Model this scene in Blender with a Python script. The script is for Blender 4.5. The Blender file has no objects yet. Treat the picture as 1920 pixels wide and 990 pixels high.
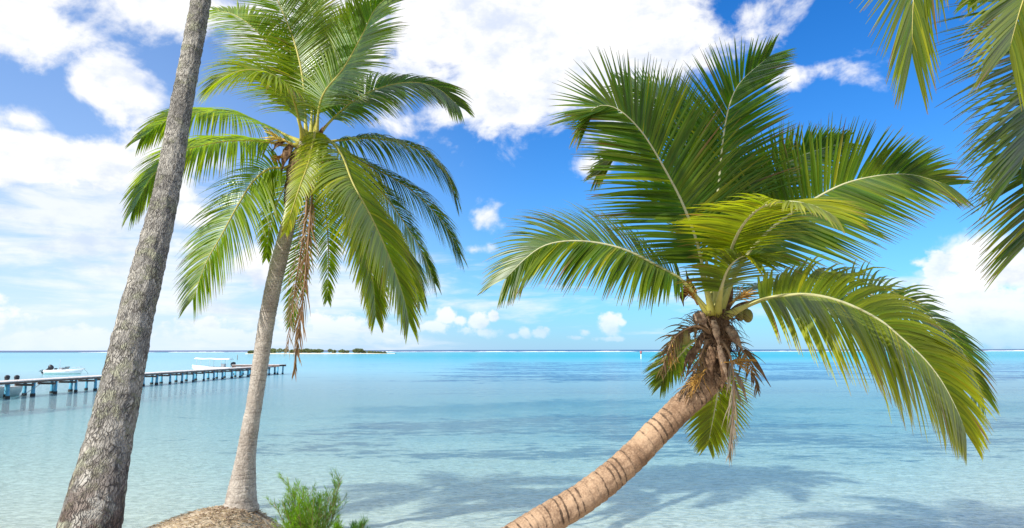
import bpy, math, random
from mathutils import Vector, Matrix, noise as mnoise
R = math.radians
random.seed(7)
sc = bpy.context.scene
col = sc.collection

# ------------------------------------------------------------------ camera
F = 1274.0                       # focal length in pixels of the 1920 px wide photograph
CAM = Vector((0, 0, 3.0))
PITCH, ROLL = R(7.2), 0.0016
_f = Vector((0, math.cos(PITCH), math.sin(PITCH)))
_r0 = Vector((1, 0, 0)); _u0 = _r0.cross(_f)
_r = (_r0 * math.cos(ROLL) - _u0 * math.sin(ROLL)).normalized()
_u = _r.cross(_f).normalized()
cd = bpy.data.cameras.new('camera')
cam = bpy.data.objects.new('camera', cd); col.objects.link(cam)
cam.matrix_world = Matrix((( _r.x, _u.x, -_f.x, CAM.x), (_r.y, _u.y, -_f.y, CAM.y), (_r.z, _u.z, -_f.z, CAM.z), (0, 0, 0, 1)))
cd.sensor_width = 36.0; cd.lens = 36.0 * F / 1920.0
cd.clip_start = 0.05; cd.clip_end = 60000
sc.camera = cam

def ray(px, py):
    return (_f + _r * ((px - 960) / F) + _u * ((495 - py) / F))
def at(px, py, Y):
    d = ray(px, py); return CAM + d * (Y / d.y)
def hit(px, py, z=0.0):
    d = ray(px, py); return CAM + d * ((z - CAM.z) / d.z)
def azel(px, py):
    d = ray(px, py).normalized(); return math.atan2(d.x, d.y), math.asin(d.z)

# ------------------------------------------------------------------ light and exposure
SUN_AZ, SUN_EL = -131.0, 40.0     # azimuth from +Y towards +X, degrees
sd = bpy.data.lights.new('sun', 'SUN'); sd.energy = 4.6; sd.angle = R(0.5); sd.color = (1.0, 0.95, 0.86)
sun = bpy.data.objects.new('sun', sd); col.objects.link(sun)
sv = Vector((math.sin(R(SUN_AZ)) * math.cos(R(SUN_EL)), math.cos(R(SUN_AZ)) * math.cos(R(SUN_EL)), math.sin(R(SUN_EL))))
sun.rotation_euler = sv.to_track_quat('Z', 'Y').to_euler()
sun.location = (-40, -30, 60)
sc.view_settings.view_transform = 'Standard'; sc.view_settings.look = 'None'
sc.view_settings.gamma = 1.0; sc.view_settings.use_curve_mapping = False
sc.view_settings.exposure = 0.36
SKY_STRENGTH = 0.075

# node helper -----------------------------------------------------------------
class NT:
    def __init__(s, tree): s.t = tree; s.n = tree.nodes; s.l = tree.links
    def new(s, typ, **kw):
        n = s.n.new(typ)
        for k, v in kw.items(): setattr(n, k, v)
        return n
    def put(s, sock, v):
        if v is None: return
        if isinstance(v, bpy.types.NodeSocket): s.l.new(v, sock)
        elif isinstance(v, (tuple, list)) and len(v) == 3 and sock.type == 'RGBA': sock.default_value = (*v, 1)
        else: sock.default_value = v
    def m(s, op, a, b=None, c=None, clamp=False):
        n = s.new('ShaderNodeMath', operation=op, use_clamp=clamp)
        for i, v in enumerate((a, b, c)): s.put(n.inputs[i], v)
        return n.outputs[0]
    def smooth(s, x, lo, hi, a=0.0, b=1.0):
        n = s.new('ShaderNodeMapRange', interpolation_type='SMOOTHSTEP')
        for i, v in enumerate((x, lo, hi, a, b)): s.put(n.inputs[i], v)
        return n.outputs[0]
    def lin(s, x, lo, hi, a=0.0, b=1.0):
        n = s.new('ShaderNodeMapRange')
        for i, v in enumerate((x, lo, hi, a, b)): s.put(n.inputs[i], v)
        return n.outputs[0]
    def mix(s, f, a, b, mode='MIX'):
        n = s.new('ShaderNodeMix', data_type='RGBA', blend_type=mode)
        s.put(n.inputs[0], f); s.put(n.inputs[6], a); s.put(n.inputs[7], b)
        return n.outputs[2]
    def xyz(s, v):
        n = s.new('ShaderNodeSeparateXYZ'); s.l.new(v, n.inputs[0]); return n.outputs
    def comb(s, x, y, z=0.0):
        n = s.new('ShaderNodeCombineXYZ')
        for i, v in enumerate((x, y, z)): s.put(n.inputs[i], v)
        return n.outputs[0]
    def noise(s, vec, scale, detail=4.0, rough=0.55, dist=0.0):
        n = s.new('ShaderNodeTexNoise'); s.put(n.inputs['Vector'], vec)
        n.inputs['Scale'].default_value = scale; n.inputs['Detail'].default_value = detail
        n.inputs['Roughness'].default_value = rough; n.inputs['Distortion'].default_value = dist
        return n.outputs[0]
    def vscale(s, v, sx, sy, sz):
        n = s.new('ShaderNodeMapping'); s.l.new(v, n.inputs[0]); n.inputs[3].default_value = (sx, sy, sz); return n.outputs[0]
    def bump(s, h, strength, dist, normal=None):
        n = s.new('ShaderNodeBump'); s.put(n.inputs['Height'], h)
        n.inputs['Strength'].default_value = strength; n.inputs['Distance'].default_value = dist
        if normal is not None: s.l.new(normal, n.inputs['Normal'])
        return n.outputs[0]
    def ramp(s, f, stops):
        n = s.new('ShaderNodeValToRGB'); e = n.color_ramp.elements
        while len(e) < len(stops): e.new(0.5)
        for k, (p, c) in enumerate(stops): e[k].position = p; e[k].color = (*c, 1)
        s.put(n.inputs[0], f); return n.outputs[0]

# ------------------------------------------------------------------ sky with clouds
def build_world():
    w = bpy.data.worlds.new('World'); sc.world = w; w.use_nodes = True
    T = NT(w.node_tree); T.n.clear()
    out = T.new('ShaderNodeOutputWorld'); bg = T.new('ShaderNodeBackground')
    T.l.new(bg.outputs[0], out.inputs[0]); bg.inputs[1].default_value = SKY_STRENGTH
    sky = T.new('ShaderNodeTexSky', sky_type='NISHITA', sun_disc=False)
    sky.sun_elevation = R(SUN_EL); sky.sun_rotation = R(SUN_AZ); sky.air_density = 1.0; sky.dust_density = 0.6; sky.ozone_density = 3.0
    hs = T.new('ShaderNodeHueSaturation'); hs.inputs['Saturation'].default_value = 1.32; hs.inputs['Value'].default_value = 1.0
    hs.inputs['Hue'].default_value = 0.497
    T.l.new(sky.outputs[0], hs.inputs['Color'])
    d = T.new('ShaderNodeTexCoord').outputs['Generated']
    x, y, z = T.xyz(d)
    az = T.m('ARCTAN2', x, y); el = T.m('ARCSINE', z)
    k = 1.0 / SKY_STRENGTH
    uv = T.comb(az, el, 0.0)
    # slightly warped coordinates make the cloud outlines billow
    n1 = T.noise(T.vscale(uv, 1, 1.25, 1), 9.0, 9.0, 0.58, 0.25)
    n2 = T.noise(T.vscale(uv, 1, 1.6, 1), 26.0, 6.0, 0.6)
    ns = T.noise(T.vscale(uv, 1, 5.5, 1), 5.5, 8.0, 0.6, 0.35)
    n3 = T.noise(T.vscale(uv, 1, 1.0, 1), 45.0, 5.0, 0.55)
    def blobs(lst, soft=1.0):
        acc = None
        for (px, py, rx, ry, wgt) in lst:
            a0, e0 = azel(px, py)
            dx = T.m('MULTIPLY', T.m('SUBTRACT', az, a0), F / rx)
            dy = T.m('MULTIPLY', T.m('SUBTRACT', el, e0), F / ry)
            q = T.m('ADD', T.m('MULTIPLY', dx, dx), T.m('MULTIPLY', dy, dy))
            g = T.m('MULTIPLY', T.m('SUBTRACT', 1.0, T.m('SQRT', q)), wgt)
            acc = g if acc is None else T.m('MAXIMUM', acc, g)
        return T.m('MAXIMUM', acc, -1.0)
    big = blobs([(930, 30, 330, 260, 1.0), (1130, 60, 260, 210, 1.0), (800, 60, 190, 190, .8), (1010, 160, 200, 110, .9), (930, -150, 520, 220, 1.0),
                 (600, 40, 230, 190, 1.05), (300, 0, 190, 70, .75), (60, 55, 150, 80, .65), (205, 150, 92, 78, .8), (35, 222, 80, 36, .6), (20, -140, 420, 170, .8),
                 (90, 305, 300, 68, .95), (330, 300, 170, 50, .6), (1850, 500, 170, 60, .6), (1430, 10, 170, 60, .36), (1590, 130, 70, 40, .34),
                 (1490, 145, 60, 24, .26), (1095, 315, 55, 34, .6), (912, 400, 55, 38, .5), (390, 410, 90, 34, .55), (350, 460, 90, 26, .5), (520, 500, 130, 60, .5), (890, 468, 55, 18, .4)])
    c_big = T.smooth(T.m('ADD', big, T.m('MULTIPLY', T.m('SUBTRACT', n1, 0.5), 1.9)), 0.09, 0.44)
    strk = blobs([(120, 390, 330, 90, 1.0), (160, 460, 380, 80, 1.0), (330, 520, 420, 110, .8), (1740, 525, 120, 16, .7), (1000, 570, 300, 40, .6), (1330, 570, 380, 60, .4), (640, 560, 360, 110, .8)])
    c_str = T.m('MULTIPLY', T.smooth(T.m('ADD', strk, T.m('MULTIPLY', T.m('SUBTRACT', ns, 0.5), 2.6)), 0.1, 0.85), 0.75)
    cum = blobs([(836, 591, 30, 24, .95), (862, 600, 20, 14, .8), (815, 614, 60, 18, .7), (900, 602, 30, 26, .95), (925, 594, 18, 16, .9), (905, 622, 60, 14, .6), (985, 622, 18, 18, .75), (1012, 624, 30, 16, .75), (960, 630, 22, 10, .6), (1146, 608, 30, 28, 1.0), (1165, 606, 14, 14, .8), (1095, 622, 16, 12, .7), (1078, 634, 26, 8, .5), (1148, 636, 40, 8, .6),
                 (1775, 548, 66, 46, 1.3), (1815, 575, 80, 56, 1.3), (1880, 600, 90, 60, 1.2), (1690, 555, 36, 16, .9), (1757, 514, 30, 20, 1.1), (1840, 480, 110, 28, .8), (1920, 590, 90, 70, .9), (2040, 560, 140, 90, 1.0),
                 (130, 635, 150, 26, .8), (380, 610, 60, 30, .7), (430, 630, 160, 24, .8), (620, 610, 120, 40, .7), (700, 625, 100, 26, .7), (-120, 600, 150, 60, .8)])
    c_cum = T.m('MULTIPLY', T.smooth(T.m('ADD', cum, T.m('MULTIPLY', T.m('SUBTRACT', T.m('ADD', T.m('MULTIPLY', n3, .6), T.m('MULTIPLY', n2, .4)), 0.5), 2.1)), 0.12, 0.50), T.smooth(el, 0.0, 0.055, 0.25, 1.0))
    # unseen part of the sky: clouds added, cover raised to whiten the shadow fill
    away = T.m('MAXIMUM', T.smooth(T.m('ABSOLUTE', az), 0.75, 0.95), T.smooth(el, 0.56, 0.72))
    c_oth = T.m('MULTIPLY', T.m('MULTIPLY', T.smooth(T.noise(T.vscale(d, 1, 1, 2), 2.6, 8.0, 0.6), 0.42, 0.56), away), T.smooth(z, 0.0, 0.08))
    cov = T.m('MAXIMUM', T.m('MAXIMUM', T.m('MULTIPLY', c_big, 0.97), c_oth), T.m('MAXIMUM', c_str, T.m('MULTIPLY', c_cum, 0.85)))
    # sky colour: deep blue aloft on the right, paling towards the sea and towards the sunlit left
    base = T.mix(1.0, hs.outputs[0], (0.36, 1.30, 1.95), 'MULTIPLY')
    leftw = T.smooth(az, 0.10, -0.55)
    hz = T.m('POWER', 2.718, T.m('MULTIPLY', T.m('MAXIMUM', el, 0.0), T.m('ADD', -7.0, T.m('MULTIPLY', leftw, 2.2))))
    hzf = T.m('MULTIPLY', hz, T.m('ADD', 0.58, T.m('MULTIPLY', leftw, 0.37)), clamp=True)
    pale = T.mix(leftw, tuple(c * k for c in (0.46, 0.62, 0.90)), tuple(c * k for c in (0.68, 0.76, 0.88)))
    b1 = T.mix(hzf, base, pale)
    b2 = T.mix(T.m('MULTIPLY', leftw, 0.12), b1, tuple(c * k for c in (0.52, 0.74, 0.98)))
    lit = T.smooth(T.m('ADD', T.m('MULTIPLY', n2, 0.55), T.m('MULTIPLY', T.noise(T.vscale(uv, 1, 1.7, 1), 7.0, 6.0, 0.55), 0.75)), 0.44, 0.70)
    white = T.mix(lit, tuple(c * k for c in (0.60, 0.66, 0.80)), tuple(c * k for c in (0.85, 0.85, 0.855)))
    fin = T.mix(cov, b2, white)
    T.l.new(fin, bg.inputs[0])
build_world()

# ------------------------------------------------------------------ object helpers
def tag(o, label=None, cat=None, group=None, kind=None):
    if label: o['label'] = label
    if cat: o['category'] = cat
    if group: o['group'] = group
    if kind: o['kind'] = kind
    return o
def empty(name, loc):
    o = bpy.data.objects.new(name, None); col.objects.link(o); o.location = loc; o.empty_display_size = 0.2
    return o
def link(name, me, parent=None, mat=None, smooth=True):
    o = bpy.data.objects.new(name, me); col.objects.link(o)
    if mat is not None: me.materials.append(mat)
    if smooth: me.polygons.foreach_set('use_smooth', [True] * len(me.polygons))
    if parent is not None:
        o.parent = parent
        # every mesh here is written in world coordinates; parents are plain translated empties
        off = Vector((0, 0, 0)); p = parent
        while p is not None: off += p.location; p = p.parent
        o.location = -off
    return o
def mesh(name, V, Fc, parent=None, mat=None, smooth=True):
    me = bpy.data.meshes.new(name); me.from_pydata([tuple(v) for v in V], [], Fc); me.update()
    return link(name, me, parent, mat, smooth)

class MB:
    def __init__(s): s.V = []; s.F = []
    def box(s, c, size, rot=None):
        b = len(s.V); hx, hy, hz = size[0] / 2, size[1] / 2, size[2] / 2
        for dz in (-hz, hz):
            for dx, dy in ((-hx, -hy), (hx, -hy), (hx, hy), (-hx, hy)):
                v = Vector((dx, dy, dz))
                if rot is not None: v = rot @ v
                s.V.append(Vector(c) + v)
        for f in ((3, 2, 1, 0), (4, 5, 6, 7), (0, 1, 5, 4), (1, 2, 6, 5), (2, 3, 7, 6), (3, 0, 4, 7)): s.F.append(tuple(b + i for i in f))
    def tube(s, pts, rads, n=10, cap=True, flat=1.0):
        pts = [Vector(p) for p in pts]; b = len(s.V); ref = None
        for i, p in enumerate(pts):
            t = (pts[min(i + 1, len(pts) - 1)] - pts[max(i - 1, 0)]).normalized()
            if ref is None: ref = Vector((0, 0, 1)) if abs(t.z) < 0.9 else Vector((0, 1, 0))
            a = (ref - t * ref.dot(t)).normalized(); ref = a; c = t.cross(a)
            for k in range(n):
                th = 2 * math.pi * k / n
                s.V.append(p + (a * math.cos(th) * flat + c * math.sin(th)) * rads[i])
        m = len(pts)
        for i in range(m - 1):
            for k in range(n):
                s.F.append((b + i * n + k, b + i * n + (k + 1) % n, b + (i + 1) * n + (k + 1) % n, b + (i + 1) * n + k))
        if cap:
            s.F.append(tuple(b + k for k in reversed(range(n)))); s.F.append(tuple(b + (m - 1) * n + k for k in range(n)))
    def ball(s, c, r, n=12, m=8, rot=None, fn=None):
        b = len(s.V); c = Vector(c); rx, ry, rz = r
        for j in range(m + 1):
            ph = math.pi * j / m
            for k in range(n):
                th = 2 * math.pi * k / n
                v = Vector((math.sin(ph) * math.cos(th), math.sin(ph) * math.sin(th), math.cos(ph)))
                if fn: v = v * fn(v)
                v = Vector((v.x * rx, v.y * ry, v.z * rz))
                if rot is not None: v = rot @ v
                s.V.append(c + v)
        for j in range(m):
            for k in range(n):
                s.F.append((b + j * n + k, b + (j + 1) * n + k, b + (j + 1) * n + (k + 1) % n, b + j * n + (k + 1) % n))
    def build(s, name, mat, parent=None, smooth=True):
        return mesh(name, s.V, s.F, parent, mat, smooth)

def catmull(P, t):
    """P list of Vectors (or floats), t in 0..1"""
    n = len(P) - 1; x = min(max(t, 0.0), 1.0) * n; i = min(int(x), n - 1); u = x - i
    p0 = P[i - 1] if i > 0 else P[0] * 2 - P[1]; p1 = P[i]; p2 = P[i + 1]; p3 = P[i + 2] if i + 2 <= n else P[n] * 2 - P[n - 1]
    return (p1 * 2 + (p2 - p0) * u + (p0 * 2 - p1 * 5 + p2 * 4 - p3) * (u * u) + (p1 * 3 - p0 - p2 * 3 + p3) * (u ** 3)) * 0.5

def resample(P, n):
    """n+1 points equally spaced in length along the spline through P"""
    fine = [catmull(P, i / 400) for i in range(401)]
    L = [0.0]
    for a, b in zip(fine, fine[1:]): L.append(L[-1] + (b - a).length)
    out = []; j = 0
    for i in range(n + 1):
        s = L[-1] * i / n
        while j < 399 and L[j + 1] < s: j += 1
        u = (s - L[j]) / max(1e-9, L[j + 1] - L[j]); out.append(fine[j].lerp(fine[j + 1], min(1, max(0, u))))
    return out, L[-1]

def mat(name):
    m = bpy.data.materials.new(name); m.use_nodes = True
    T = NT(m.node_tree); T.n.clear(); out = T.new('ShaderNodeOutputMaterial')
    return m, T, out
def principled(T, out, color=None, rough=0.6, normal=None, spec=0.5, metal=0.0):
    b = T.new('ShaderNodeBsdfPrincipled'); T.put(b.inputs['Base Color'], color); T.put(b.inputs['Roughness'], rough)
    T.put(b.inputs['Metallic'], metal); b.inputs['Specular IOR Level'].default_value = spec
    if normal is not None: T.l.new(normal, b.inputs['Normal'])
    T.l.new(b.outputs[0], out.inputs[0]); return b
def simple(name, c1, c2=None, scale=6.0, rough=0.6, bump=0.0, spec=0.4, bscale=None, dist=0.01):
    m, T, out = mat(name)
    o = T.new('ShaderNodeTexCoord').outputs['Object']
    n = T.noise(o, scale, 5.0, 0.6)
    c = T.mix(T.smooth(n, 0.3, 0.7), c1, c2 or c1)
    nb = T.bump(T.noise(o, bscale or scale * 4, 4.0, 0.6), bump, dist) if bump else None
    principled(T, out, c, rough, nb, spec)
    return m

# ------------------------------------------------------------------ materials
def leaf_material(name, trans=0.48, rough=0.34):
    m, T, out = mat(name)
    a = T.new('ShaderNodeAttribute', attribute_name='leaf_color').outputs['Color']
    dif = T.new('ShaderNodeBsdfDiffuse'); T.l.new(a, dif.inputs[0])
    tr = T.new('ShaderNodeBsdfTranslucent')
    T.l.new(T.mix(1.0, a, (2.0, 2.15, 0.40), 'MULTIPLY'), tr.inputs[0])
    mx = T.new('ShaderNodeMixShader'); mx.inputs[0].default_value = trans
    T.l.new(dif.outputs[0], mx.inputs[1]); T.l.new(tr.outputs[0], mx.inputs[2])
    gl = T.new('ShaderNodeBsdfGlossy'); gl.inputs['Roughness'].default_value = rough; gl.inputs[0].default_value = (0.9, 0.95, 1, 1)
    fr = T.new('ShaderNodeFresnel'); fr.inputs[0].default_value = 1.42
    m2 = T.new('ShaderNodeMixShader'); T.l.new(T.m('MINIMUM', T.m('MULTIPLY', fr.outputs[0], 0.45), 0.10), m2.inputs[0])
    T.l.new(mx.outputs[0], m2.inputs[1]); T.l.new(gl.outputs[0], m2.inputs[2]); T.l.new(m2.outputs[0], out.inputs[0])
    return m
M_LEAF = leaf_material('palm_leaf')
M_DEAD = leaf_material('dead_palm_leaf', 0.22, 0.7)
M_NEEDLE = leaf_material('shrub_needles', 0.45, 0.5)

def bark_material(name, dark, mid, light, cell=(26, 14), lichen=None, redbase=None, rings=0.0, bump=0.9, fine=60, cracks=1.0):
    m, T, out = mat(name)
    tc = T.new('ShaderNodeTexCoord'); uv = tc.outputs['UV']; ob = tc.outputs['Object']
    u, v, _ = T.xyz(uv)
    wob = T.noise(ob, 7.0, 4.0, 0.6)
    wv = T.comb(T.m('MULTIPLY', T.m('ADD', u, T.m('MULTIPLY', wob, 0.09)), cell[0]), T.m('MULTIPLY', T.m('ADD', v, T.m('MULTIPLY', wob, 0.12)), cell[1]), 0.0)
    vo = T.new('ShaderNodeTexVoronoi', feature='DISTANCE_TO_EDGE'); T.l.new(wv, vo.inputs['Vector']); vo.inputs['Scale'].default_value = 1.0
    crack = T.smooth(vo.outputs[0], 0.0, 0.16)
    grain = T.noise(T.comb(T.m('MULTIPLY', u, 60.0), T.m('MULTIPLY', v, 9.0), 0.0), 1.0, 5.0, 0.6)
    sp = T.noise(ob, fine, 4.0, 0.7)
    big = T.noise(ob, 3.2, 5.0, 0.6)
    c = T.mix(T.smooth(T.m('ADD', big, T.m('MULTIPLY', T.m('SUBTRACT', sp, 0.5), 0.7)), 0.32, 0.68), mid, light)
    c = T.mix(T.m('MULTIPLY', T.smooth(grain, 0.55, 0.75), 0.45), c, dark)
    h = T.m('ADD', T.m('MULTIPLY', crack, 0.6 * cracks), T.m('ADD', T.m('MULTIPLY', grain, 0.35), T.m('MULTIPLY', sp, 0.35)))
    crk = T.m('MULTIPLY', T.m('SUBTRACT', 1.0, crack), T.smooth(T.noise(ob, 9.0, 3.0, 0.5), 0.35, 0.6))
    if lichen:
        lm = T.smooth(T.m('ADD', T.noise(ob, 5.0, 7.0, 0.65), T.m('MULTIPLY', T.m('SUBTRACT', sp, 0.5), 0.3)), 0.53, 0.6)
        c = T.mix(T.m('MULTIPLY', lm, 0.8), c, lichen)
        h = T.m('ADD', h, T.m('MULTIPLY', lm, 0.3))
    if redbase:
        zz = T.xyz(ob)[2]
        rm = T.m('MULTIPLY', T.smooth(zz, 2.5, 1.3), T.smooth(T.noise(ob, 6.0, 6.0, 0.65), 0.42, 0.54))
        c = T.mix(rm, c, redbase)
        h = T.m('SUBTRACT', h, T.m('MULTIPLY', rm, 0.5))
    if rings:
        hl = T.noise(T.comb(T.m('MULTIPLY', u, 5.0), T.m('MULTIPLY', T.m('ADD', v, T.m('MULTIPLY', wob, 0.05)), 70.0), 0.0), 1.0, 4.0, 0.65)
        c = T.mix(T.m('MULTIPLY', T.smooth(hl, 0.52, 0.72), 0.5), c, dark); h = T.m('SUBTRACT', h, T.m('MULTIPLY', hl, 0.4))
        ra = T.new('ShaderNodeAttribute', attribute_name='scar').outputs['Fac']
        rn = T.smooth(T.m('ADD', ra, T.m('MULTIPLY', T.m('SUBTRACT', T.noise(ob, 13.0, 6.0, 0.7), 0.5), 2.2)), 0.40, 0.85)
        c = T.mix(T.m('MULTIPLY', rn, rings), c, dark)
        h = T.m('SUBTRACT', h, T.m('MULTIPLY', rn, 0.5))
    c = T.mix(T.m('MULTIPLY', crk, 0.85 * cracks), c, dark)
    principled(T, out, c, 0.85, T.bump(h, bump, 0.02), 0.25)
    return m
M_BARK1 = bark_material('grey_cracked_bark', (0.055, 0.046, 0.042), (0.24, 0.225, 0.205), (0.50, 0.47, 0.41), (64, 13), (0.34, 0.34, 0.24), (0.10, 0.045, 0.03), bump=1.0)
M_BARK2 = bark_material('pale_ringed_bark', (0.13, 0.105, 0.09), (0.37, 0.32, 0.275), (0.55, 0.50, 0.44), (26, 16), None, None, 0.40, bump=0.6, cracks=0.55)
M_BARK3 = bark_material('tan_ringed_bark', (0.075, 0.048, 0.032), (0.23, 0.14, 0.085), (0.50, 0.335, 0.215), (7, 5), None, None, 0.85, bump=0.55, cracks=0.12)
M_RIB = simple('palm_midrib', (0.42, 0.40, 0.13), (0.52, 0.46, 0.20), 5, 0.45, 0.1)
M_RIBW = simple('pale_palm_midrib', (0.44, 0.40, 0.20), (0.55, 0.52, 0.34), 5, 0.45, 0.1)
M_RIBD = simple('dead_midrib', (0.24, 0.14, 0.08), (0.34, 0.22, 0.13), 7, 0.8, 0.3)
M_FIBRE = simple('palm_fibre', (0.07, 0.04, 0.026), (0.26, 0.165, 0.10), 24, 0.95, 1.0, 0.1, 90)
M_SHEATH = simple('dry_leaf_sheath', (0.13, 0.08, 0.055), (0.40, 0.29, 0.20), 22, 0.85, 0.9, 0.2, 70)
M_ORANGE = simple('flower_stalk', (0.34, 0.16, 0.03), (0.45, 0.26, 0.05), 20, 0.7)
M_STALKY = simple('yellow_flower_stalk', (0.60, 0.42, 0.06), (0.62, 0.50, 0.14), 20, 0.7)
M_NUT = simple('coconut_husk', (0.20, 0.22, 0.05), (0.30, 0.24, 0.08), 8, 0.5, 0.1)

# ------------------------------------------------------------------ palm building blocks
GREEN = Vector((0.060, 0.160, 0.008)); YEL = Vector((0.40, 0.37, 0.010)); BRN = Vector((0.22, 0.125, 0.065)); DKG = Vector((0.032, 0.088, 0.012)); GRY = Vector((0.30, 0.24, 0.20))
def rib_material():
    m, T, out = mat('palm_midrib'); a = T.new('ShaderNodeAttribute', attribute_name='leaf_color').outputs['Color']
    ob = T.new('ShaderNodeTexCoord').outputs['Object']; n = T.noise(ob, 9.0, 4.0, 0.6)
    principled(T, out, T.mix(T.m('MULTIPLY', T.smooth(n, .5, .75), .5), a, (0.22, 0.17, 0.05)), 0.45, None, 0.35); return m
M_RIBC = rib_material()
def set_colors(me, C):
    a = me.color_attributes.new('leaf_color', 'FLOAT_COLOR', 'POINT')
    flat = []
    for c in C: flat += [c[0], c[1], c[2], 1.0]
    a.data.foreach_set('color', flat)

def frond(parent, pts, length=0.75, n=78, width=0.042, droop=0.5, vee=0.15, start=0.16, a0=72, a1=28, hint=None, hint2=None, yel=0.12, tipyel=0.15,
          base=GREEN, rib=None, ribr=0.022, dead=False, jit=0.10, name='frond', seed=0, gaps=0.0, mess=0.07, prof_end=0.38):
    rnd = random.Random(seed * 31 + len(pts) * 7 + int(abs(pts[-1].x) * 1000) % 997)
    N = 160
    P, L = resample(pts, N)
    out = P[-1] - P[0]; out.z = 0
    out = out.normalized() if out.length > 1e-3 else Vector((0, -1, 0))
    V = []; Fc = []; C = []
    K = 6
    down = Vector((0, 0, -1))
    for side in (-1, 1):
        for i in range(n):
            t = start + (1 - start) * ((i + rnd.uniform(-.25, .25)) / (n - 1)); t = min(0.999, max(start * 0.9, t))
            clump = mnoise.noise(Vector((t * 9.0, seed * 3.7 + side, 0.0))) * 0.5
            if rnd.random() < gaps + 0.02 + (0.10 if clump > 0.2 else 0.0): continue
            x = t * N; k0 = min(int(x), N - 1); p = P[k0].lerp(P[k0 + 1], x - k0)
            tg = (P[min(k0 + 2, N)] - P[max(k0 - 1, 0)]).normalized()
            h = hint
            if h is not None and hint2 is not None: h = hint.lerp(hint2, t)
            nn = h if h is not None else Vector((0, 0, 1)) * 1.0 - out * tg.z + Vector((0, 0, 1e-3))
            if h is None: nn = Vector((0, 0, math.sqrt(max(0.0, 1 - tg.z ** 2)))) - out * tg.z
            nn = (nn - tg * nn.dot(tg)).normalized()
            S = tg.cross(nn) * side
            s = max(0.0, (t - start) / (1 - start))
            pr = min(1.0, 0.55 + 2.8 * s) * (1 - (max(0, s - 0.35) / 0.65) ** 1.6 * (1 - prof_end))
            ll = length * pr * rnd.uniform(1 - jit, 1 + jit * .6)
            ang = R(a0 + (a1 - a0) * (s ** 1.25) + rnd.uniform(-2.5, 2.5) + rnd.gauss(0, 16) * mess)
            vv = vee + rnd.uniform(-.05, .05) + rnd.gauss(0, .5) * mess + clump * .5
            d = tg * math.cos(ang) + (S * math.cos(vv) + nn * math.sin(vv)) * math.sin(ang)
            d.normalize()
            w = (tg - d * tg.dot(d)).normalized()
            tw = rnd.uniform(-.13, .13) + 0.22 + rnd.gauss(0, .9) * mess
            q = p.copy(); b = len(V)
            yy = min(1.0, max(0.0, yel + rnd.uniform(-.10, .13) + (0.5 if rnd.random() < yel * 0.10 else 0)))
            dd = droop * (rnd.uniform(0.82, 1.18) + clump * .6)
            shade = rnd.uniform(0.74, 1.24)
            brown = rnd.uniform(.35, .85) if rnd.random() < .06 else 2.0
            for k in range(K + 1):
                f = k / K
                if k:
                    g = d + down * dd * (f ** 1.2)
                    g.normalize(); q = q + g * (ll / K)
                else: g = d
                ww = (w - g * w.dot(g)); ww = ww.normalized() if ww.length > 1e-4 else S
                up = g.cross(ww).normalized()
                ww = (ww * math.cos(tw) + up * math.sin(tw)); up = g.cross(ww)
                wd = width * 0.5 * (0.45 + 0.55 * min(1, f / 0.15)) * (1 - max(0, (f - 0.3) / 0.7) ** 1.5)
                wd = max(wd, 0.0012)
                V += [q - ww * wd, q + up * wd * 0.38, q + ww * wd]
                cy = min(1.0, yy + tipyel * f ** 2)
                c = (base.lerp(YEL, cy)) * shade
                if f > 0.93 and not dead and rnd.random() < 0.6: c = c.lerp(BRN, 0.8)
                if f > brown and not dead: c = c.lerp(BRN, min(1.0, (f - brown) * 4))
                C += [c, c * 1.12, c]
            for k in range(K):
                a = b + k * 3
                Fc += [(a, a + 1, a + 4, a + 3), (a + 1, a + 2, a + 5, a + 4)]
    me = bpy.data.meshes.new(name); me.from_pydata([tuple(v) for v in V], [], Fc); me.update(); set_colors(me, C)
    fo = link(name, me, parent, M_DEAD if dead else M_LEAF)
    mb = MB()
    rp = [P[int(N * i / 40)] for i in range(41)]
    rr = [ribr * (1.0 * (1 - i / 40) ** 0.9 + 0.10) * (1.0 + 1.3 * max(0, 1 - i / 5.0) ** 1.5) for i in range(41)]
    mb.tube(rp, rr, 8)
    mr = mb.build('midrib', M_RIBD if dead else M_RIBC, fo)
    if not dead:
        base_c, tip_c = Vector((.40, .37, .06)), (Vector((.50, .50, .30)) if rib else Vector((.44, .40, .10)))
        set_colors(mr.data, [base_c.lerp(tip_c, min(1.0, (k // 8) / 18)) for k in range(len(mr.data.vertices))])
    return fo

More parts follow.
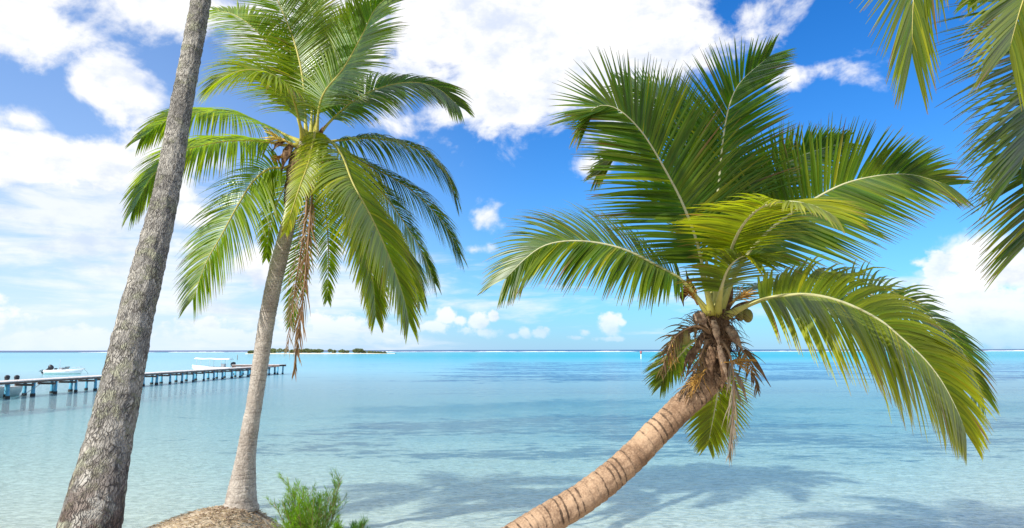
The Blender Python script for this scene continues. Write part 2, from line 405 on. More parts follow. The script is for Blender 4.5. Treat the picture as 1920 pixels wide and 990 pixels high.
def trunk(parent, pts, rads, material, nring=220, nseg=40, seed=0, scars=None, amp=0.006, namp=6.0, saw=0.02, name='trunk'):
    """tapered trunk; scars = spacing of the ring scars in metres"""
    rnd = random.Random(seed)
    P, L = resample(pts, nring)
    nr = len(rads) - 1
    acc = [0.0]
    for a, b in zip(pts, pts[1:]): acc.append(acc[-1] + (b - a).length)
    def rad_at(f):
        q = f * acc[-1]
        for j in range(nr):
            if q <= acc[j + 1] or j == nr - 1:
                return catmull([Vector((w, 0, 0)) for w in rads], (j + min(1, (q - acc[j]) / max(1e-9, acc[j + 1] - acc[j]))) / nr).x
    ring = []; s = 0.0
    while scars and s < L + 1: ring.append(s); s += scars * rnd.uniform(0.65, 1.4)
    V = []; Fc = []; ref = Vector((0, 1, 0)); UV = []; SC = []
    tilt = rnd.uniform(0, 6.28)
    for i, p in enumerate(P):
        t = (P[min(i + 1, nring)] - P[max(i - 1, 0)]).normalized()
        a = (ref - t * ref.dot(t)).normalized(); c = t.cross(a)
        f = i / nring; r0 = rad_at(f)
        for k in range(nseg):
            th = 2 * math.pi * k / nseg
            dr = a * math.cos(th) + c * math.sin(th)
            sl = f * L + 0.02 * math.sin(th + tilt)
            scar = 0.0; bulge = 0.0; q = 0
            if scars:
                lo = 0.0; hi = scars
                for q in range(len(ring) - 1):
                    if ring[q] <= sl < ring[q + 1]: lo, hi = ring[q], ring[q + 1]; break
                u = (sl - lo) / (hi - lo); bulge = u - 0.5
                e = min(u, 1 - u) * (hi - lo); scar = max(0.0, 1 - e / (scars * 0.26)) * (0.35 + 0.65 * abs(math.sin(q * 2.7 + seed)))
            nz = mnoise.fractal(Vector((dr.x * 1.3, dr.y * 1.3, f * L * 1.0)) * namp + p * 0.3, 0.9, 2.0, 4)
            r = r0 * (1 + saw * bulge - 0.012 * scar) + amp * nz
            V.append(p + dr * r); SC.append(scar); UV.append((k / nseg, f * L))
    for i in range(nring):
        for k in range(nseg):
            Fc.append((i * nseg + k, i * nseg + (k + 1) % nseg, (i + 1) * nseg + (k + 1) % nseg, (i + 1) * nseg + k))
    Fc.append(tuple(reversed(range(nseg)))); Fc.append(tuple(nring * nseg + k for k in range(nseg)))
    me = bpy.data.meshes.new(name); me.from_pydata([tuple(v) for v in V], [], Fc); me.update()
    at_ = me.attributes.new('scar', 'FLOAT', 'POINT'); at_.data.foreach_set('value', SC)
    uvl = me.uv_layers.new(name='bark')
    for poly in me.polygons:
        ks = [li for li in poly.loop_indices]
        us = [UV[me.loops[li].vertex_index] for li in ks]
        wrap = max(q[0] for q in us) - min(q[0] for q in us) > 0.5
        for li, q in zip(ks, us): uvl.data[li].uv = (q[0] + (1.0 if wrap and q[0] < 0.5 else 0.0), q[1])
    return link(name, me, parent, material)

def spathe(parent, pts, width, material, name, thick=0.007, cup=0.16, nhint=Vector((0, -1, 0.2))):
    """boat-shaped dry bract or hanging leaf base: a curved, cupped blade with thickness"""
    n = 18; P, L = resample(pts, n); V = []; Fc = []; m = 6
    for i, p in enumerate(P):
        t = (P[min(i + 1, n)] - P[max(i - 1, 0)]).normalized()
        nn = (nhint - t * nhint.dot(t)).normalized(); s = t.cross(nn)
        f = i / n; w = width * (0.35 + 0.65 * math.sin(math.pi * min(1, f * 1.15 + 0.12))) * (1 - f ** 4) + 0.002
        for k in range(m + 1):
            x = (k / m - 0.5)
            V.append(p + s * (x * w) + nn * (cup * w * (0.25 - x * x) * 2 + 0.1 * w * math.sin(f * 17 + x * 7)))
        for k in range(m, -1, -1):
            x = (k / m - 0.5)
            V.append(p + s * (x * w * 0.94) + nn * (cup * w * (0.25 - x * x) * 2 + 0.1 * w * math.sin(f * 17 + x * 7) - thick))
    q = 2 * (m + 1)
    for i in range(n):
        for k in range(q): Fc.append((i * q + k, i * q + (k + 1) % q, (i + 1) * q + (k + 1) % q, (i + 1) * q + k))
    Fc.append(tuple(reversed(range(q)))); Fc.append(tuple(n * q + k for k in range(q)))
    return mesh(name, V, Fc, parent, material)

def flower(parent, root, dirv, length, n, material, seed, spread=0.5, name='flower_stalk', r=0.006, droop=0.4):
    rnd = random.Random(seed); mb = MB(); d = dirv.normalized(); mids = []
    for i in range(5): mids.append(root + d * (length * 0.55 * i / 4) + Vector((0, 0, -droop * 0.12 * length * (i / 4) ** 2)))
    mb.tube(mids, [r * 2.2 - r * 0.3 * i for i in range(5)], 6)
    for k in range(n):
        b = catmull(mids, rnd.uniform(0.3, 1.0))
        e = (d + Vector((rnd.gauss(0, spread), rnd.gauss(0, spread), rnd.gauss(0, spread)))).normalized()
        l = length * rnd.uniform(0.3, 0.6); pts = []
        for i in range(5):
            f = i / 4; pts.append(b + e * l * f + Vector((rnd.gauss(0, .01), rnd.gauss(0, .01), -droop * l * f * f * 0.5)))
        mb.tube(pts, [r, r * 1.1, r, r * .8, r * .5], 5)
    return mb.build(name, material, parent)

def fringe(parent, path, rad, n, ln, seed):
    rnd = random.Random(seed); mb = MB()
    for k in range(n):
        p = catmull(path, rnd.random()); th = rnd.uniform(0, 6.283); o = Vector((math.cos(th), math.sin(th), 0))
        p = p + o * rad * rnd.uniform(.8, 1.05); l = ln * rnd.uniform(.4, 1.3); d = (o + Vector((0, 0, rnd.uniform(-1.6, .9)))).normalized(); pts = [p]
        for i in range(4): d = (d + Vector((rnd.gauss(0, .25), rnd.gauss(0, .25), -.35))).normalized(); pts.append(pts[-1] + d * l / 4)
        mb.tube(pts, [.0035, .003, .0028, .002, .001], 4)
    return mb.build('fibre_fringe', M_FIBRE, parent)

def P2(lst, Y):
    """image points with a depth offset turned into places in the scene"""
    return [at(x, y, Y + d) for (x, y, d) in lst]

# ------------------------------------------------------------------ ground: shore, mound and lagoon bed in one sheet
PROF = [(-40000, 2.2), (-60, 1.9), (0, 1.40), (3, 1.30), (5.5, 1.10), (7.5, 0.72), (9.3, 0.22), (10.5, -0.02), (12, -0.16), (15, -0.30), (22, -0.5), (40, -0.9), (80, -1.4), (150, -2.0), (900, -2.2), (1150, -5), (1500, -25), (60000, -40)]
def prof(y):
    for (a, za), (b, zb) in zip(PROF, PROF[1:]):
        if y <= b:
            u = (y - a) / (b - a); return za + (zb - za) * u
    return -40
MX, MY = at(452, 950, 11.5).x, 11.5
def gz(x, y):
    z = prof(y)
    if -30 < x < 30 and -10 < y < 30:
        dx = x - MX; sx = 1.55 if dx < 0 else 0.62
        dy = y - MY; sy = 1.9 if dy < 0 else 0.75
        g = math.exp(-((abs(dx) / sx) ** 2.0) - (dy / sy) ** 2)
        z += g * (0.49 - prof(MY) * 1.0) * (1.0)
        z += 0.035 * mnoise.fractal(Vector((x * 0.9, y * 0.9, 3.1)), 1.0, 2.0, 4)
        if y < 14: z += 0.016 * mnoise.noise(Vector((x * 7, y * 7, 0))) + 0.03 * mnoise.noise(Vector((x * 2.6, y * 2.6, 5)))
    return z
def axis(lo, hi, step, far):
    a = []; v = lo
    while v <= hi + 1e-6: a.append(v); v += step
    s = step; up = []; v = hi
    while v < far: s *= 1.22; v += s; up.append(v)
    s = step; dn = []; v = lo
    while v > -far: s *= 1.22; v -= s; dn.append(v)
    return dn[::-1] + a + up
def sheet(name, xs, ys, zf, m):
    V = [(x, y, zf(x, y)) for y in ys for x in xs]; w = len(xs)
    Fc = [(j * w + i, j * w + i + 1, (j + 1) * w + i + 1, (j + 1) * w + i) for j in range(len(ys) - 1) for i in range(w - 1)]
    return mesh(name, V, Fc, None, m)

def patch_mask(T, ob):
    """sea-grass beds on the lagoon floor, in metres"""
    x, y, z = T.xyz(ob)
    n = T.noise(T.comb(T.m('MULTIPLY', x, 0.085), T.m('MULTIPLY', y, 0.20), 0.0), 1.0, 7.0, 0.62, 0.4)
    nf = T.noise(T.comb(T.m('MULTIPLY', x, 0.9), T.m('MULTIPLY', y, 1.7), 0.0), 1.0, 5.0, 0.65)
    b1 = T.m('MULTIPLY', T.smooth(y, 19.5, 24.0), T.smooth(y, 50.0, 36.0))
    b2 = T.m('MULTIPLY', T.smooth(y, 55.0, 70.0), T.smooth(y, 210.0, 150.0))
    xr = T.smooth(x, -14.0, -4.0)
    bb = T.m('MULTIPLY', T.m('MAXIMUM', b1, b2), T.m('ADD', 0.35, T.m('MULTIPLY', xr, 0.65)))
    v = T.m('ADD', T.m('ADD', n, T.m('MULTIPLY', T.m('SUBTRACT', nf, 0.5), 0.95)), T.m('MULTIPLY', T.m('SUBTRACT', bb, 1.0), 0.32))
    return T.smooth(v, 0.40, 0.58), nf

def ground_material():
    m, T, out = mat('sand')
    ob = T.new('ShaderNodeTexCoord').outputs['Object']; x, y, z = T.xyz(ob)
    n1 = T.noise(ob, 2.0, 6.0, 0.6); n2 = T.noise(ob, 45.0, 4.0, 0.7)
    rip = T.new('ShaderNodeTexWave', wave_type='BANDS', bands_direction='Y'); T.l.new(T.vscale(ob, 0.35, 1.0, 0.0), rip.inputs['Vector'])
    rip.inputs['Scale'].default_value = 1.6; rip.inputs['Distortion'].default_value = 9.0; rip.inputs['Detail'].default_value = 4.0; rip.inputs['Detail Scale'].default_value = 1.6
    dry = T.mix(n1, (0.52, 0.42, 0.30), (0.68, 0.58, 0.44))
    dry = T.mix(T.m('MULTIPLY', T.smooth(n2, 0.5, 0.66), 0.75), dry, (0.20, 0.12, 0.075))
    bed = T.mix(n1, (0.78, 0.74, 0.66), (0.84, 0.80, 0.72))
    bed = T.mix(T.m('MULTIPLY', rip.outputs[0], 0.10), bed, (0.55, 0.52, 0.45))
    mot = T.noise(T.comb(T.m('MULTIPLY', x, 4.0), T.m('MULTIPLY', y, 7.0), 0.0), 1.0, 5.0, 0.7, 0.8)
    bed = T.mix(T.smooth(mot, 0.40, 0.62), bed, (0.50, 0.49, 0.42))  # sand mottling, with the water's caustic ripple light put into its colour
    pm, nf = patch_mask(T, ob)
    bed = T.mix(T.m('MULTIPLY', pm, 0.82), bed, (0.09, 0.17, 0.22))
    spk = T.noise(T.comb(T.m('MULTIPLY', x, 2.2), T.m('MULTIPLY', y, 4.5), 0.0), 1.0, 3.0, 0.6)
    bed = T.mix(T.m('MULTIPLY', T.smooth(spk, 0.735, 0.78), 0.7), bed, (0.10, 0.11, 0.09))
    wet = T.smooth(z, 0.10, 0.0)
    c = T.mix(wet, dry, bed)
    h = T.m('ADD', n2, T.m('MULTIPLY', rip.outputs[0], 0.6))
    principled(T, out, c, 0.85, T.bump(h, 0.6, 0.03), 0.2)
    return m
ground = sheet('ground', axis(-16, 16, 0.16, 40000), axis(-2, 22, 0.13, 40000), gz, ground_material()); ground['kind'] = 'structure'

# ------------------------------------------------------------------ lagoon water
def water_material():
    m, T, out = mat('lagoon_water')
    ob = T.new('ShaderNodeTexCoord').outputs['Object']; x, y, z = T.xyz(ob)
    lg = T.m('LOGARITHM', T.m('MAXIMUM', y, 1.0), 10.0)            # distance out from the beach, log scale
    wob = T.m('MULTIPLY', T.m('SUBTRACT', T.noise(T.comb(T.m('MULTIPLY', x, 0.012), T.m('MULTIPLY', y, 0.02), 0.0), 1.0, 5.0, 0.6), 0.5), 0.16)
    f = T.lin(T.m('ADD', lg, wob), 1.0, 3.6)
    body = T.ramp(f, [(0.0, (0.48, 0.64, 0.64)), (0.22, (0.36, 0.58, 0.66)), (0.36, (0.24, 0.52, 0.66)), (0.46, (0.15, 0.49, 0.66)), (0.525, (0.06, 0.44, 0.60)), (0.57, (0.012, 0.40, 0.56)),
                      (0.67, (0.03, 0.42, 0.57)), (0.76, (0.09, 0.45, 0.58)), (0.795, (0.012, 0.065, 0.24)), (1.0, (0.010, 0.05, 0.20))])
    pm, nf = patch_mask(T, ob)
    left_sheen = T.m('MULTIPLY', T.smooth(T.m('ADD', x, T.m('MULTIPLY', y, 0.20)), 8.0, -45.0), T.smooth(y, 1100.0, 600.0))   # left side paler: reflection of bright clouds put into the water colour
    body = T.mix(T.m('MULTIPLY', left_sheen, 0.55), body, (0.36, 0.60, 0.66))
    body = T.mix(T.m('MULTIPLY', T.m('MULTIPLY', pm, T.m('SUBTRACT', 1.0, T.m('MULTIPLY', left_sheen, .6))), 0.88), body, (0.035, 0.17, 0.36))
    # ripples: short crests lying along the shore, plus a finer chop
    w1 = T.noise(T.comb(T.m('MULTIPLY', x, 0.9), T.m('MULTIPLY', y, 2.6), 0.0), 1.0, 4.0, 0.6, 0.6)
    w2 = T.noise(T.comb(T.m('MULTIPLY', x, 5.0), T.m('MULTIPLY', y, 9.0), 0.0), 1.0, 3.0, 0.6, 0.3)
    w3 = T.noise(T.comb(T.m('MULTIPLY', x, 0.10), T.m('MULTIPLY', y, 0.45), 0.0), 1.0, 4.0, 0.6, 0.3)
    h = T.m('ADD', T.m('ADD', T.m('MULTIPLY', w1, 0.8), T.m('MULTIPLY', w2, 0.42)), T.m('MULTIPLY', w3, 1.5))
    nb = T.bump(h, 0.8, 0.05)
    dif = T.new('ShaderNodeBsdfDiffuse'); T.l.new(body, dif.inputs[0]); T.l.new(nb, dif.inputs['Normal'])
    tr = T.new('ShaderNodeBsdfTransparent'); T.l.new(T.ramp(T.lin(lg, 1.0, 1.8), [(0.0, (0.93, 0.99, 0.985)), (0.14, (0.86, 0.98, 0.975)), (0.3, (0.78, 0.96, 0.97)), (0.6, (0.62, 0.90, 0.95)), (1.0, (0.42, 0.83, 0.93))]), tr.inputs[0])
    mx = T.new('ShaderNodeMixShader'); T.l.new(T.ramp(T.lin(lg, 1.0, 2.0), [(0.0, (0.01,) * 3), (0.25, (0.04,) * 3), (0.55, (0.25,) * 3), (0.8, (0.65,) * 3), (1.0, (0.92,) * 3)]), mx.inputs[0])
    T.l.new(tr.outputs[0], mx.inputs[1]); T.l.new(dif.outputs[0], mx.inputs[2])
    gl = T.new('ShaderNodeBsdfGlossy'); gl.inputs['Roughness'].default_value = 0.09; T.l.new(nb, gl.inputs['Normal'])
    fr = T.new('ShaderNodeFresnel'); fr.inputs[0].default_value = 1.33; T.l.new(nb, fr.inputs['Normal'])
    m2 = T.new('ShaderNodeMixShader'); T.l.new(T.m('MINIMUM', T.m('MULTIPLY', fr.outputs[0], 0.85), 0.38), m2.inputs[0])
    T.l.new(mx.outputs[0], m2.inputs[1]); T.l.new(gl.outputs[0], m2.inputs[2]); T.l.new(m2.outputs[0], out.inputs[0])
    return m
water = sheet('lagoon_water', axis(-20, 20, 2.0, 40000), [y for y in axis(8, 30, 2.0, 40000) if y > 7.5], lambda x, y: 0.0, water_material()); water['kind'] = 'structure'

# surf breaking on the outer reef
def surf():
    rnd = random.Random(5); V = []; Fc = []
    for (pa, pb, Y, hh, dens) in ((-60, 470, 1050, 1.3, .9), (700, 1240, 1060, 1.2, .8), (1010, 1060, 1030, 2.0, 1.0), (1440, 1990, 1040, 1.5, .95), (1240, 1440, 1080, .9, .6)):
        x0, x1 = at(pa, 600, Y).x, at(pb, 600, Y).x; x = x0
        while x < x1:
            l = rnd.uniform(25, 130); n = 16; b = len(V); yy = Y + rnd.uniform(-25, 25); a = hh * rnd.uniform(.25, .9)
            if rnd.random() < dens:
                for i in range(n + 1):
                    f = i / n; e = math.sin(math.pi * f); zt = a * e ** .6 * rnd.uniform(.55, 1.1) + .02
                    V += [Vector((x + l * f, yy - 5 * e - .5, .01)), Vector((x + l * f, yy - 2 * e, zt * .8)), Vector((x + l * f, yy, zt)), Vector((x + l * f, yy + 3 * e + .5, .01))]
                for i in range(n):
                    for k in range(3): Fc.append((b + i * 4 + k, b + (i + 1) * 4 + k, b + (i + 1) * 4 + k + 1, b + i * 4 + k + 1))
            x += l * rnd.uniform(.6, 1.0)
    o = mesh('surf', V, Fc, None, simple('sea_foam', (0.80, 0.84, 0.88), (0.86, 0.88, 0.90), 0.2, 0.8))
    tag(o, 'thin white line of surf breaking on the reef along the horizon', 'surf', kind='stuff')
surf()

# ------------------------------------------------------------------ islet with scrub
def islet():
    Y0 = 560.0
    xa, xb = at(462, 660, Y0).x, at(742, 660, Y0).x; n = 60; V = []; Fc = []
    for i in range(n + 1):
        f = i / n; x = xa + (xb - xa) * f
        e = math.sin(math.pi * min(1, f * 1.02)) ** 0.5 * (1 - 0.45 * f); w = 4 + 22 * e
        V += [Vector((x, Y0 - w, -.6)), Vector((x, Y0 - w * .8, .12 + .25 * e)), Vector((x, Y0 - w * .35, .35 + .5 * e)), Vector((x, Y0 + w * .5, .35 + .3 * e)), Vector((x, Y0 + w, -.6))]
    for i in range(n):
        for k in range(4): Fc.append((i * 5 + k, (i + 1) * 5 + k, (i + 1) * 5 + k + 1, i * 5 + k + 1))
    o = mesh('islet', V, Fc, None, simple('islet_sand', (0.66, 0.60, 0.46), (0.72, 0.66, 0.52), 0.3, 0.9)); o['kind'] = 'structure'
    m = leaf_material('scrub_leaves', 0.25, 0.6); M_ST = simple('scrub_wood', (0.16, 0.11, 0.07), rough=0.9)
    labels = ['low rounded green scrub at the left tip of the islet, left of the pale trunk', 'broad green scrub on the islet just right of the pale palm trunk', 'dark scrub on the islet behind the hanging dead frond',
              'rounded scrub on the islet next to the dead frond, on its right', 'wide low scrub in the middle of the islet', 'pair-like lumpy scrub right of the middle of the islet', 'tallest rounded scrub towards the right end of the islet', 'long low scrub tapering off at the right tip of the islet']
    spec = [(478, 28, 3.6), (520, 46, 5.6), (556, 34, 5.2), (578, 24, 5.2), (605, 40, 5.0), (638, 34, 4.2), (666, 34, 5.4), (697, 50, 3.4)]
    for (px, wpx, h), lb in zip(spec, labels):
        h *= .74; rnd = random.Random(px); c = at(px, 660, Y0 - 4); hw = wpx * Y0 / F / 2 * 1.08
        root = empty('scrub_bush', (c.x, c.y, .5)); tag(root, lb, 'bush', 'scrub bushes on the islet')
        V = []; Fc = []; C = []
        lob = [(rnd.uniform(-1, 1) * hw * .72, rnd.uniform(-3, 3), h * rnd.uniform(.42, .66) , rnd.uniform(.45, .75)) for _ in range(7)]
        if px == 697: lob = [(hw * (-.9 + 1.8 * q / 8), rnd.uniform(-2, 2), h * (.6 - .05 * q), .6) for q in range(9)]
        for (lx, ly, lz, lr) in lob:
            r = h * lr * .72; cl = rnd.uniform(.75, 1.25)
            for k in range(230):
                v = Vector((rnd.gauss(0, 1), rnd.gauss(0, 1), rnd.gauss(0, 1))).normalized() * r * rnd.uniform(.7, 1.05)
                p = Vector((c.x + lx + v.x * 1.25, c.y + ly + v.y, max(.25, .3 + lz + v.z * .85))); b = len(V)
                a = Vector((rnd.gauss(0, 1), rnd.gauss(0, 1), rnd.gauss(0, 1))).normalized(); q = a.orthogonal().normalized(); s = rnd.uniform(.28, .55)
                V += [p - a * s, p + q * s * .6, p + a * s, p - q * s * .6]; Fc.append((b, b + 1, b + 2, b + 3))
                cc = Vector((.085, .125, .03)).lerp(Vector((.16, .17, .05)), rnd.random()) * cl; C += [cc] * 4
        me = bpy.data.meshes.new('crown'); me.from_pydata([tuple(v) for v in V], [], Fc); set_colors(me, C); link('crown', me, root, m, False)
        for q in range(3):
            bx = c.x + rnd.uniform(-1, 1) * hw * .6; mb = MB(); mb.tube([(bx, c.y, .2), (bx + rnd.uniform(-.5, .5), c.y, h * .35), (bx + rnd.uniform(-1, 1), c.y, h * .7)], [.14, .1, .05], 6); mb.build('stem', M_ST, root)
islet()

# ------------------------------------------------------------------ pier
M_DECKTOP = simple('weathered_deck_planks', (0.56, 0.51, 0.49), (0.70, 0.65, 0.62), 2.0, 0.8, 0.3)
M_BEAM = simple('dark_timber_beam', (0.13, 0.085, 0.07), (0.21, 0.14, 0.115), 2.5, 0.85, 0.3)
def post_material():
    m, T, out = mat('blue_painted_post')
    ob = T.new('ShaderNodeTexCoord').outputs['Object']; z = T.xyz(ob)[2]
    n = T.noise(ob, 5.0, 5.0, 0.65)
    paint = T.mix(T.smooth(n, 0.3, 0.6), (0.05, 0.26, 0.42), (0.12, 0.40, 0.56))
    worn = T.mix(T.smooth(n, 0.60, 0.68), paint, (0.14, 0.10, 0.09))
    tide = T.smooth(T.m('ADD', z, T.m('MULTIPLY', n, 0.12)), 0.30, 0.24)
    principled(T, out, T.mix(tide, worn, (0.035, 0.035, 0.035)), 0.7, None, 0.3); return m
M_POST = post_material()
def pier():
    fa, fb = hit(40, 745), hit(467, 706.3)
    d = (fb - fa); d.z = 0; d.normalize(); s = Vector((-d.y, d.x, 0))    # s points to the far side of the deck
    if s.x > 0: s = -s
    W = 1.15; TOP = 1.08; y_end = hit(525, 702.0)
    La, Lb = -31.0, (y_end - fa).dot(d) + .3
    o = fa + s * 0.0
    root = empty('pier', (fa.x, fa.y, 0)); tag(root, 'long narrow wooden pier on blue posts running out from the left', 'pier')
    rot = Matrix((d, s, (0, 0, 1))).transposed()
    mb = MB(); rnd = random.Random(3); x = La
    while x < Lb:
        w = .19; c = o + d * (x + w / 2) + s * (W / 2 + rnd.uniform(-.012, .012)); c.z = TOP - .03 + rnd.uniform(-.006, .006)
        mb.box(c, (w - .012, W + .34 + rnd.uniform(-.05, .05), .06), rot); x += w
    pk = mb.build('deck', M_DECKTOP, root, False)
    mb = MB()
    for off in (-.06, W + .06):
        mb = MB(); c = o + d * ((La + Lb) / 2) + s * off; c.z = TOP - .125; mb.box(c, (Lb - La, .08, .125), rot); mb.build('side_beam', M_BEAM, root, False)
    x = 0.9
    while x < Lb:
        c = o + d * x + s * (W / 2); c.z = TOP - .33; mb = MB(); mb.box(c, (.14, W + .1, .14), rot); mb.build('cross_beam', M_BEAM, root, False); x += 2.05
    # head of the pier: a wider platform at right angles
    hc = fa + d * (Lb - 1.0)
    hl, hr = (hit(438, 702.3) - hc), (hit(529, 702) - hc)
    a, b = hl.dot(s), hr.dot(s); a, b = max(a, b), min(a, b)
    mb = MB(); x = b
    while x < a:
        c = hc + d * .7 + s * (x + .1); c.z = TOP + .13 + rnd.uniform(-.004, .004); mb.box(c, (2.2, .188, .04), rot); x += .2
    hd = mb.build('head_deck', M_DECKTOP, root, False)
    for off in (-.36, 1.76):
        mb = MB(); c = hc + d * off + s * ((a + b) / 2); c.z = TOP + .0; mb.box(c, (.1, a - b + .1, .2), rot); mb.build('head_beam', M_BEAM, root, False)
    # posts: one mesh, copied along both edges and under the head
    def post_mesh(p):
        mb = MB(); mb.tube([(0, 0, -2.2), (0, 0, 0.18), (0, 0, .27), (0, 0, TOP - .05)], [.15, .14, .105, .10], 10); return mb
    p0 = o + d * 0.0 + s * .06
    first = post_mesh(p0).build('post', M_POST, root)
    base = first.location.copy()
    spots = []
    t = La + 1.2
    while t < Lb - .5:
        spots.append(o + d * (t + .25 * math.sin(t * 3)) + s * .06); spots.append(o + d * (t + .95 + .3 * math.sin(t * 5)) + s * (W - .06)); t += 2.05
    for k in range(6):
        spots.append(hc + d * -.2 + s * (b + .2 + (a - b - .4) * k / 5)); spots.append(hc + d * 1.6 + s * (b + .25 + (a - b - .5) * k / 5))
    lim = ray(-30, 700); lim = lim.x / lim.y
    for q in spots:
        if q.x / q.y < lim: continue
        c = first.copy(); col.objects.link(c); c.parent = root
        c.location = base + Vector((q.x + rnd.uniform(-.04, .04), q.y + rnd.uniform(-.12, .12), rnd.uniform(-.05, 0))); c.rotation_euler = (rnd.gauss(0, .018), rnd.gauss(0, .018), rnd.uniform(0, 6))
        sc_ = rnd.uniform(.85, 1.12); c.scale = (sc_, sc_, 1)
    bpy.data.objects.remove(first)
    return o, d, s, W, TOP
PIER = pier()

# ------------------------------------------------------------------ boats
M_HULL = simple('white_boat_paint', (0.74, 0.78, 0.78), (0.80, 0.83, 0.82), 1.5, 0.35)
M_HULLG = simple('pale_green_antifouling', (0.30, 0.60, 0.50), (0.36, 0.66, 0.56), 1.5, 0.4)
M_BLACK = simple('black_cowling', (0.02, 0.022, 0.028), (0.035, 0.037, 0.045), 4, 0.35)
M_METAL = simple('boat_metal', (0.45, 0.47, 0.48), (0.55, 0.56, 0.57), 8, 0.35)
M_GLASS = simple('tinted_windscreen', (0.12, 0.18, 0.22), rough=0.1)
M_CANVAS = simple('white_canopy_cloth', (0.80, 0.81, 0.80), (0.84, 0.85, 0.84), 2, 0.8)
M_SEAT = simple('boat_seat', (0.30, 0.31, 0.33), (0.38, 0.39, 0.41), 4, 0.7)
M_ROPE = simple('mooring_rope', (0.14, 0.13, 0.13), (0.22, 0.20, 0.19), 30, 0.9)
M_RED = simple('dull_red_lettering', (0.42, 0.12, 0.12), rough=0.6)
def hull_mesh(L, Bm, H, bow_rise=.35, draft=.22):
    """hull along +X with the bow at +X, waterline z=0; returns outer hull, antifouling strip and deck shells"""
    n = 26; hull = MB(); bot = MB(); inner = MB()
    def sec(f):
        w = Bm / 2 * (1 - max(0, (f - .42) / .58) ** 2.3) * (0.86 + .14 * min(1, f * 3)); x = -L / 2 + L * f
        top = H * (1 + bow_rise * f ** 2); rake = .10 * L * max(0, (f - .7) / .3) ** 1.5
        return x, max(w, .015), top, rake
    for i in range(n + 1):
        x, w, top, rk = sec(i / n)
        for sg in (-1, 1):
            hull.V += [Vector((x - rk * .6, sg * w * .80, .10)), Vector((x - rk * .25, sg * w * .93, top * .55)), Vector((x, sg * w, top)), Vector((x, sg * max(w - .09, .004), top + .012)), Vector((x, sg * max(w - .1, .003), top * .45))]
            bot.V += [Vector((x - rk, 0, -draft)), Vector((x - rk * .75, sg * w * .70, -.03)), Vector((x - rk * .6, sg * w * .80, .10))]
    for i in range(n):
        for q in range(2):
            for k in range(4):
                a = i * 10 + q * 5 + k; b = a + 10; hull.F.append((a, a + 1, b + 1, b) if q else (a, b, b + 1, a + 1))
            for k in range(2):
                a = i * 6 + q * 3 + k; b = a + 6; bot.F.append((a, a + 1, b + 1, b) if q else (a, b, b + 1, a + 1))
        a = i * 10; inner.F.append((i * 2, i * 2 + 1, i * 2 + 3, i * 2 + 2))
    for i in range(n + 1):
        x, w, top, rk = sec(i / n); z = top * .45 if i / n < .62 else top * .97
        inner.V += [Vector((x, -max(w - .06, .004), z)), Vector((x, max(w - .06, .004), z))]
    hull.F.append((0, 1, 2, 7, 6, 5)); bot.F.append((0, 2, 5, 3, 1))
    return hull, bot, inner
def place(mb, loc, ang):
    r = Matrix.Rotation(ang, 3, 'Z'); mb.V = [r @ v + loc for v in mb.V]; return mb
def outboard(parent, loc, ang, tilt, sc_=1.0, names=('outboard_motor',)):
    mb = MB()
    mb.ball((-.18, 0, .55), (.34, .21, .27), 14, 8, fn=lambda v: 1.0 + .12 * (v.z > .2) - .1 * (v.x > .5))
    mb.tube([(-.22, 0, .38), (-.24, 0, 0), (-.25, 0, -.45)], [.12, .09, .07], 8); mb.box((-.27, 0, -.28), (.42, .26, .03)); mb.ball((-.25, 0, -.5), (.26, .07, .07), 10, 6)
    mb.box((-.05, 0, .25), (.16, .3, .3))
    for k in range(3):
        r = Matrix.Rotation(k * 2.094, 3, 'X'); mb.box(Vector((-.53, 0, -.5)) + r @ Vector((0, 0, .1)), (.03, .1, .2), r)
    ry = Matrix.Rotation(tilt, 3, 'Y'); mb.V = [ry @ (v * sc_) for v in mb.V]
    return place(mb, loc, ang).build(names[0], M_BLACK, parent)

